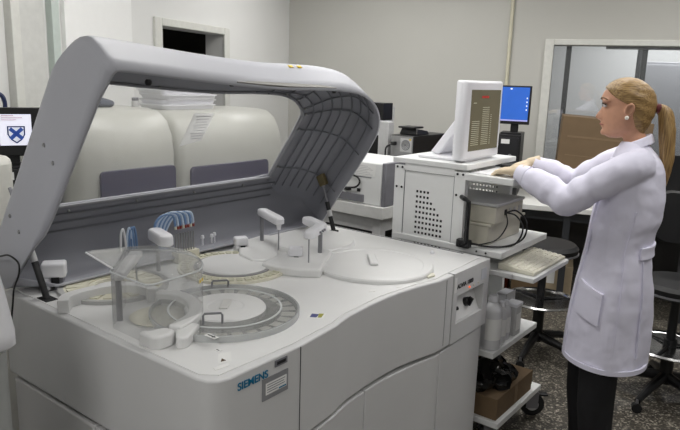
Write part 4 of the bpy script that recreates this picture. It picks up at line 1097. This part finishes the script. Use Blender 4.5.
# table with instrument and desktop computers behind the trolley
tb2 = thing('side_table', 'light grey laboratory table behind the steel trolley', 'table', (2.8, 1.4, FLOOR), FA)
part('table_top', bx(2.25, 3.5, 1.01, 1.85, .775, .85), mat('table_grey', (212, 212, 210), .5), tb2, bevel=.004)
for x, y in ((2.29, 1.05), (3.4, 1.05), (2.29, 1.77), (3.4, 1.77)): part('leg', bx(x, x + .06, y, y + .06, FLOOR, .775), M_lgrey, tb2, bevel=.003)
part('apron', bx(2.3, 3.44, 1.06, 1.10, .68, .775), M_lgrey, tb2); part('apron', bx(2.3, 2.34, 1.11, 1.77, .68, .775), M_lgrey, tb2)
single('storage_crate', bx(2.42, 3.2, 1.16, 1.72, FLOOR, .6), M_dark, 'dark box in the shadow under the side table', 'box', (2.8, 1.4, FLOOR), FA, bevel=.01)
ins = thing('printer', 'white boxy printer with a curled black cable on the side table', 'printer', (2.55, 1.3, .85), FA)
part('case', bx(2.275, 2.69, 1.045, 1.60, .85, 1.115), M_cart, ins, bevel=.008)
part('side_case', bx(2.275, 2.69, 1.012, 1.043, .85, 1.12), M_mgrey, ins, bevel=.006)
part('paper_drawer', bx(2.262, 2.275, 1.17, 1.58, .862, .91), M_mgrey, ins, bevel=.003)
part('front_notice', bx(2.2735, 2.275, 1.09, 1.30, 1.03, 1.105), M_paper, ins)
bm = B()
for i in range(6): box(bm, 2.273, 2.2736, 1.11 + (i % 3) * .02, 1.28, 1.038 + i * .010, 1.041 + i * .010)
part('notice_print', bm, M_lgrey, ins)
part('slot_line', bx(2.273, 2.2755, 1.12, 1.56, 1.018, 1.024), M_mgrey, ins)
part('socket', bx(2.266, 2.275, 1.20, 1.222, .925, .945), M_black, ins)
part('plug', bx(2.25, 2.275, 1.27, 1.32, .925, .945), M_black, ins, bevel=.004)
part('cable', tb(smooth([(2.262, 1.30, .94), (2.25, 1.22, .955), (2.25, 1.19, .99), (2.255, 1.22, 1.02), (2.26, 1.32, 1.03), (2.262, 1.42, 1.02), (2.264, 1.47, 1.0)], 6), .006, 8), M_black, ins)
# desktop tower showing its back
pc = thing('computer_tower', 'black desktop computer, its silver back with round fan towards us, behind the trolley', 'computer', (3.1, 1.25, .85), FA)
part('case', bx(2.81, 3.26, 1.16, 1.345, .85, 1.245), M_black, pc, bevel=.004)
part('back_plate', bx(2.805, 2.81, 1.165, 1.34, .86, 1.24), mat('pc_back_grey', (150, 150, 150), .45, .4), pc)
part('psu_plate', bx(2.802, 2.806, 1.172, 1.262, 1.135, 1.228), M_lgrey, pc)
bm = B(); lathe(bm, (2.8015, 1.217, 1.182), [(.036, 0), (.036, -.002), (.030, -.003)], 24, 'x'); fan = part('fan_grille', bm, M_mgrey, pc)
bm = B()
for r_ in (.01, .018, .026): annulus(bm, (0, 0), r_, r_ + .003, 0, .002, 24)
part('grille_wire', mapped(bm, on_plane((2.797, 1.217, 1.182), (0, -1, 0), (0, 0, 1))), M_chrome, fan)
part('power_plug', bx(2.765, 2.802, 1.29, 1.322, 1.175, 1.2), M_black, pc, bevel=.004)
part('power_cable', tb(smooth([(2.77, 1.306, 1.185), (2.74, 1.335, 1.16), (2.75, 1.345, 1.08), (2.77, 1.35, .92)], 5), .006, 8), M_black, pc)
part('yellow_tag', bx(2.8005, 2.802, 1.176, 1.19, 1.215, 1.226), M_yellow, pc)
t = thing('card_reader', 'small black device lying on top of the black computer', 'device', (2.98, 1.25, 1.245), FA)
bm = B(); loft(bm, [[(2.88, 1.18, 1.247), (2.88, 1.325, 1.247), (3.05, 1.325, 1.247), (3.05, 1.18, 1.247)], [(2.895, 1.19, 1.29), (2.895, 1.315, 1.29), (3.04, 1.315, 1.27), (3.04, 1.19, 1.27)]]); part('body', bm, M_black, t, bevel=.005)
part('top_cover', bx(2.87, 3.0, 1.20, 1.33, 1.2895, 1.302), M_black, t, bevel=.004)
t = thing('binder_rack', 'black and white upright document rack just right of the open lid', 'rack', (3.0, 1.6, .85), FA)
part('backboard', bx(3.04, 3.06, 1.49, 1.74, .85, 1.42), M_lgrey, t, bevel=.003)
for i, (z0, z1, m_) in enumerate(((1.33, 1.45, M_black), (1.22, 1.325, M_white), (1.06, 1.215, M_black), (.95, 1.055, M_white), (.852, .945, M_black))):
    part('document_tray', bx(2.92, 3.04, 1.495 + .004 * i, 1.72, z0, z1), m_, t, bevel=.003)
single('storage_box', bx(2.84, 2.91, 1.39, 1.475, .85, 1.325), M_lgrey, 'pale grey upright box between the black rack and the black computer', 'box', (2.86, 1.41, .85), FA, bevel=.004)

# ================================================================== BENCH, BLUE MONITOR, BOXES AND STOOLS ON THE RIGHT
bn = thing('laboratory_bench', 'long white laboratory bench under the internal window', 'bench', (.9, 5.4, FLOOR), FR)
part('bench_top', bx(-.75, 3.2, 5.02, 5.88, .68, .72), M_bench, bn, bevel=.004)
part('back_panel', bx(-.73, 3.18, 5.72, 5.76, FLOOR + .1, .679), M_under, bn)  # dark colour stands in for the shade below the bench top
for x in (-.72, .05, .9, 1.9, 3.1): part('bench_leg', bx(x, x + .05, 5.08, 5.13, FLOOR, .68), M_dkleg if 'M_dkleg' in globals() else M_mrack, bn)
part('rail', bx(-.72, 3.15, 5.10, 5.14, .60, .68), M_mrack, bn)
bp = thing('computer_tower', 'black desktop tower with white label under the blue-screened monitor', 'computer', (-.4, 5.35, .72), FR)
part('case', bx(-.505, -.325, 5.25, 5.65, .722, 1.222), M_black, bp, bevel=.006)
part('drive_bezel', bx(-.49, -.34, 5.243, 5.25, .80, 1.20), mat('bezel_black', (30, 30, 33), .35), bp, bevel=.003)
part('white_label', bx(-.475, -.41, 5.2405, 5.243, 1.15, 1.185), M_paper, bp)
part('power_button', la((-.40, 5.241, 1.06), [(.012, .002), (.011, -.003)], 14, 'y'), M_dsteel, bp)
bmn = thing('computer_monitor', 'black flat monitor with a bright blue desktop, at the far wall', 'monitor', (-.37, 5.5, 1.222), FR)
part('housing', bx(-.585, -.278, 5.30, 5.335, 1.30, 1.60), M_black, bmn, bevel=.005)
part('screen', bx(-.572, -.293, 5.298, 5.301, 1.325, 1.588), mat('blue_screen', (44, 96, 190), .3, emit=.4, vary=.12, scale=4), bmn, label='bright blue lit screen')
part('task_bar', bx(-.572, -.293, 5.2972, 5.298, 1.325, 1.336), mat('taskbar_mauve', (150, 150, 200), .4, emit=.6, vary=0), bmn)
bm = B()
for z in (1.50, 1.47, 1.44, 1.41): box(bm, -.312, -.303, 5.297, 5.298, z, z + .011)
box(bm, -.44, -.425, 5.297, 5.298, 1.57, 1.58)
part('desktop_icon', bm, mat('icon_white', (220, 225, 240), .4, emit=.6, vary=0), bmn, kind=None)
part('stand_neck', bx(-.42, -.36, 5.335, 5.365, 1.235, 1.42), M_black, bmn, bevel=.004)
part('stand_foot', bx(-.49, -.33, 5.28, 5.46, 1.222, 1.236), M_black, bmn, bevel=.004)
# big cardboard box on the bench
cb = thing('cardboard_box', 'large brown cardboard box on the bench in front of the internal window', 'box', (.28, 5.5, .72), FR)
m_ = Matrix.Translation((-.03, 5.35, .722)) @ Matrix.Rotation(.04, 4, 'Z') @ Matrix.Rotation(.05, 4, 'Y')
bm = B(); box(bm, -.03, .62, 0, .40, .03, .66); part('box_body', mapped(bm, m_), M_card, cb, bevel=.004)
bm = B(); box(bm, -.03, .62, -.004, 0, .24, .66); part('box_flap', mapped(bm, m_), M_card, cb)
bm = B(); box(bm, .02, .60, -.0052, -.004, .50, .515); box(bm, .02, .60, -.0052, -.004, .36, .366); part('box_fold', mapped(bm, m_), M_cardd, cb)
bm = B(); box(bm, -.033, -.03, .17, .23, .04, .655); part('box_tape', mapped(bm, m_), M_cardd, cb)

def stool(name, label, x, y, zs, ring, back, ang=0, base_z=FLOOR):
    t = thing(name, label, 'stool', (x, y, FLOOR), FR)
    part('seat', la((x, y, 0), [(.06, zs - .085), (.17, zs - .08), (.198, zs - .05), (.20, zs - .025), (.18, zs - .004), (.12, zs)], 32), M_vinyl, t)
    bm = B(); annulus(bm, (x, y), .196, .203, zs - .062, zs - .052, 40); part('seat_piping', bm, M_dsteel, t)
    part('column', la((x, y, 0), [(.035, FLOOR + .08), (.035, FLOOR + .34), (.026, FLOOR + .345), (.022, zs - .08)], 18), M_black, t)
    fr = part('foot_ring', mapped(la((0, 0, 0), [(.215, -.009), (.225, 0), (.215, .009), (.207, 0)], 40), Matrix.Translation((x, y, ring))), M_chrome, t, label='chrome foot ring')
    bm = B()
    for i in range(3):
        a = ang + i * 2 * PI / 3; tube(bm, [(x + .025 * math.cos(a), y + .025 * math.sin(a), ring + .01), (x + .21 * math.cos(a), y + .21 * math.sin(a), ring)], .008, 8)
    part('ring_spoke', bm, M_black, fr)
    for i in range(5):
        a = ang + .3 + i * 2 * PI / 5; co, si = math.cos(a), math.sin(a)
        bm = B(); tube(bm, [(x + .02 * co, y + .02 * si, FLOOR + .12), (x + .17 * co, y + .17 * si, FLOOR + .10), (x + .31 * co, y + .31 * si, FLOOR + .062)], [.03, .024, .017], 10)
        lg = part('leg', bm, M_black, t)
        w = la((x + .31 * co, y + .31 * si, FLOOR + .026), [(.012, -.018), (.026, -.018), (.026, .018), (.012, .018)], 14, 'y'); part('castor', w, M_rubber, lg)
        part('castor_stem', tb([(x + .31 * co, y + .31 * si, FLOOR + .03), (x + .31 * co, y + .31 * si, FLOOR + .075)], .008, 8), M_dsteel, lg)
    if back:
        bx_, by_ = back
        d = V((bx_ - x, by_ - y, 0)).normalized(); s_ = V((-d.y, d.x, 0))
        bm = B(); c = V((bx_, by_, zs + .30))
        poly = rrect(-.17, .17, -.15, .15, .07)
        loft(bm, [[c + s_ * u + V((0, 0, v)) + d * (.03 - u * u * 1.2) for u, v in poly], [c + s_ * u + V((0, 0, v)) + d * (-.02 - u * u * 1.2) for u, v in poly]]); part('backrest', bm, M_vinyl, t, bevel=.014)
        part('back_stem', tb(smooth([V((x, y, zs - .075)) + d * .05, V((x, y, zs - .085)) + d * .24, V((bx_, by_, zs + .05)) + d * .06, V((bx_, by_, zs + .30)) + d * .04], 4), .014, 8), M_black, t)
    return t
stool('laboratory_stool', 'black stool with chrome foot ring standing behind the trolley', -.05, 4.12, .655, .28, None, .4)
stool('laboratory_stool', 'black stool with a rounded backrest behind the woman', .66, 3.78, .60, .22, (.70, 4.03), .1)
# dark screen and boxes at the right edge
bmn = thing('computer_monitor', 'dark monitor on the bench at the right edge, behind the ponytail', 'monitor', (.86, 5.4, .72), FR)
part('housing', bx(.72, 1.12, 5.36, 5.40, .85, 1.13), M_black, bmn, bevel=.006); part('stand_foot', bx(.82, 1.02, 5.32, 5.48, .722, .738), M_black, bmn, bevel=.004); part('stand_neck', bx(.89, .95, 5.40, 5.43, .73, .95), M_black, bmn)
def carton(x0, x1, y0, y1, z0, z1, label, m_=M_card):
    t = thing('cardboard_box', label, 'box', ((x0 + x1) / 2, (y0 + y1) / 2, z0), FR)
    part('box_body', bx(x0, x1, y0, y1, z0, z1), m_, t, bevel=.003)
    part('box_tape', bx(x0 + (x1 - x0) * .45, x0 + (x1 - x0) * .55, y0 - .0012, y1, z1 - .001, z1 + .0008), M_cardd, t)
    part('shipping_label', bx(x0 + .03, x0 + (x1 - x0) * .4, y0 - .0015, y0, z0 + (z1 - z0) * .5, z0 + (z1 - z0) * .85), M_paper, t)
    return t
carton(.97, 1.42, 4.45, 4.93, FLOOR, .30, 'large brown carton on the floor under the bench at the right edge')
carton(1.0, 1.36, 4.5, 4.86, .302, .46, 'small brown carton on top of the large one under the bench', mat('pale_card', (160, 132, 96), .8))
carton(-.30, -.09, 5.2, 5.5, FLOOR, .26, 'brown carton under the bench, seen below the keyboard tray')
carton(-.06, .16, 5.2, 5.5, FLOOR, .22, 'pale carton under the bench beside the brown one', mat('pale_card2', (176, 160, 134), .8))
t = thing('reagent_bottle', 'dark amber bottle on the floor under the bench', 'bottle', (-.38, 5.3, FLOOR), FR)
part('body', la((-.38, 5.3, 0), [(.055, FLOOR), (.06, FLOOR + .01), (.06, FLOOR + .17), (.02, FLOOR + .22), (.02, FLOOR + .25)], 20), mat('amber_glass', (70, 30, 20), .15), t)
part('cap', la((-.38, 5.3, 0), [(.024, FLOOR + .245), (.024, FLOOR + .28)], 16), M_red, t)

# ================================================================== LEFT EDGE
ld_ = thing('side_desk', 'white desk against the left wall behind the analyzer', 'desk', (-2.4, 2.2, FLOOR), FR)
part('desk_top', bx(-2.66, -2.16, 1.9, 2.33, .88, .92), M_bench, ld_, bevel=.004)
for x, y in ((-2.62, 1.92), (-2.2, 1.92), (-2.62, 2.27), (-2.22, 2.27)): part('desk_leg', bx(x, x + .05, y, y + .05, FLOOR, .88), M_lgrey, ld_)
cam_dir = V((2.36, -2.28, 0)).normalized()
lm = thing('computer_monitor', 'black monitor showing a blue shield emblem, at the left edge', 'monitor', (-2.34, 2.26, 1.18), FR)
xa = V((.69, .724, 0)).normalized()      # screen right
oz = V((-2.30, 2.262, 0)); nz_ = xa.cross(V((0, 0, 1)))
mt = on_plane(oz + V((0, 0, 1.33)), xa, (0, 0, 1))
def lp(name, bm, m_, par, **k): return part(name, mapped(bm, mt), m_, par, **k)
lp('housing', bx(-.20, .12, -.10, .115, -.035, -.004), M_black, lm, bevel=.004)
scr = lp('screen', bx(-.085, .045, -.052, .086, -.004, -.0025), mat('white_screen', (225, 226, 240), .3, emit=.55, vary=0), lm, label='white lit page with an emblem')
sh = [(-.038, .034), (.034, .034), (.034, -.004), (.02, -.028), (-.002, -.044), (-.024, -.028), (-.038, -.004)]
def shp(k, dx=-.016, dy=.0): return [((x + .002) * k - .002 + dx, y * k + dy) for x, y in sh]
lp('emblem_shield', pr(shp(1), -.0025, -.0018), mat('emblem_navy', (34, 52, 98), .4, emit=.2, vary=0), scr)
lp('emblem_field', pr(shp(.84), -.0018, -.0014), mat('emblem_white', (214, 218, 234), .4, emit=.4, vary=0), scr)
bm = B()
for a in (.75, -.75): obox(bm, (-.018, .0, -.0011), (math.cos(a), math.sin(a), 0), (-math.sin(a), math.cos(a), 0), (0, 0, 1), .034, .008, .0004)
lp('emblem_cross', bm, mat('emblem_blue', (44, 78, 158), .4, emit=.25, vary=0), scr)
bm = B()
for i, w in enumerate((.05, .085, .06)): box(bm, -.075, -.075 + w, .078 - i * .009, .081 - i * .009, -.0025, -.0018)
lp('page_text', bm, mat('page_text_red', (190, 150, 160), .5, emit=.2, vary=0), scr)
lp('stand_neck', bx(-.07, -.01, -.142, -.06, -.06, -.036), M_black, lm)
lp('stand_foot', bx(-.13, .06, -.150, -.142, -.12, .04), M_black, lm, bevel=.004)
cc = thing('computer_case', 'flat-lying black computer case under the emblem monitor', 'computer', (-2.34, 2.26, .92), FR)
lp('case', bx(-.20, .13, -.409, -.151, -.14, .05), M_black, cc, bevel=.005)
lp('white_label', bx(-.12, -.04, -.20, -.165, .0502, .0512), M_paper, cc)
bm = B(); tube(bm, smooth([(-2.62, 2.42, 1.50), (-2.60, 2.46, 1.48), (-2.60, 2.47, 1.42), (-2.62, 2.44, 1.38), (-2.66, 2.41, 1.39), (-2.66, 2.40, 1.48), (-2.62, 2.42, 1.50)], 5), .011, 8)
t = thing('cable_coil', 'coil of dark blue cable hanging at the left edge above the monitor', 'cable', (-2.64, 2.42, 1.38), FR); part('coil', bm, mat('navy_cable', (40, 50, 90), .5), t); part('hook', tb([(-2.70, 2.42, 1.515), (-2.62, 2.42, 1.50)], .006, 8), M_steel, t)
# pale rounded cabinet in front of that monitor
cf = thing('centrifuge', 'pale rounded centrifuge at the left edge below the emblem monitor', 'centrifuge', (-2.12, 1.65, FLOOR), FR)
bm = B(); prism(bm, rrect(-2.32, -1.92, 1.44, 1.87, .06), FLOOR + .02, 1.30); part('housing', bm, mat('pale_housing', (205, 204, 196), .4), cf, bevel=.03)
part('lid_seam', bx(-2.315, -1.922, 1.445, 1.865, 1.10, 1.106), M_lgrey, cf)
part('foot', bx(-2.27, -1.97, 1.5, 1.82, FLOOR, FLOOR + .03), M_black, cf)
# white device in the near left foreground
fg = thing('sample_processor', 'white rounded device with a tapered hood at the near left edge, beside the analyzer', 'instrument', (-.5, .65, FLOOR), FA)
def rr3(x0, x1, y0, y1, r, z): return [(x, y, z) for x, y in rrect(x0, x1, y0, y1, r)]
bm = B(); loft(bm, [rr3(-.74, -.25, .42, .93, .03, .925), rr3(-.755, -.235, .405, .94, .03, .94), rr3(-.755, -.235, .405, .94, .03, .975), rr3(-.74, -.25, .42, .92, .03, 1.10), rr3(-.72, -.27, .44, .90, .03, 1.23), rr3(-.68, -.31, .48, .86, .03, 1.25)])
part('hood', bm, M_white, fg, ang=50)
bm = B(); loft(bm, [rr3(-.735, -.252, .425, .92, .03, FLOOR + .03), rr3(-.735, -.252, .425, .92, .03, .924)]); part('housing', bm, mat('grey_translucent', (160, 162, 160), .4), fg)
part('base', bx(-.70, -.30, .46, .89, FLOOR, FLOOR + .03), M_black, fg)
bm = B(); obox(bm, (-.30, .4325, 1.19), (1, 0, 0), (0, .154, .988), (0, -.988, .154), .026, .02, .001); part('green_sticker', bm, mat('green_sticker', (40, 150, 90), .5), fg)
bm = B(); obox(bm, (-.30, .4155, 1.075), (1, 0, 0), (0, .12, .993), (0, -.993, .12), .025, .012, .001); part('pink_print', bm, mat('pink_print', (214, 90, 150), .5), fg)
# mouse
bm = B(); sphere(bm, (1.90, .03, 1.2225), .03, .05, .02, 20)
for v in bm.verts: v.co.z = max(v.co.z, 1.2225)
part('shell', bm, M_mgrey, ms)

# ================================================================== CAMERA AND RENDER SETTINGS
cam = bpy.data.cameras.new('camera'); co = bpy.data.objects.new('camera', cam); COL.objects.link(co)
cam.sensor_fit = 'HORIZONTAL'; cam.sensor_width = 36; cam.lens = 644.045 / 680 * 36; cam.clip_start = .02
Rt = V((.94308537, .33113226, .03068229)); Up = V((-.09749286, .18709258, .97749246)); Fw = V((-.31793886, .92485015, -.20872731))
m = Matrix((Rt, Up, -Fw)).transposed().to_4x4(); m.translation = V((0, 0, 1.62 - FLOOR))
co.matrix_world = m
scn.camera = co
w = bpy.data.worlds.new('World'); scn.world = w; w.use_nodes = True
w.node_tree.nodes['Background'].inputs[0].default_value = (.8, .85, .9, 1); w.node_tree.nodes['Background'].inputs[1].default_value = .05
scn.view_settings.view_transform = 'Standard'; scn.view_settings.look = 'None'; scn.view_settings.gamma = 1; scn.view_settings.use_curve_mapping = False
scn.view_settings.exposure = 0.08
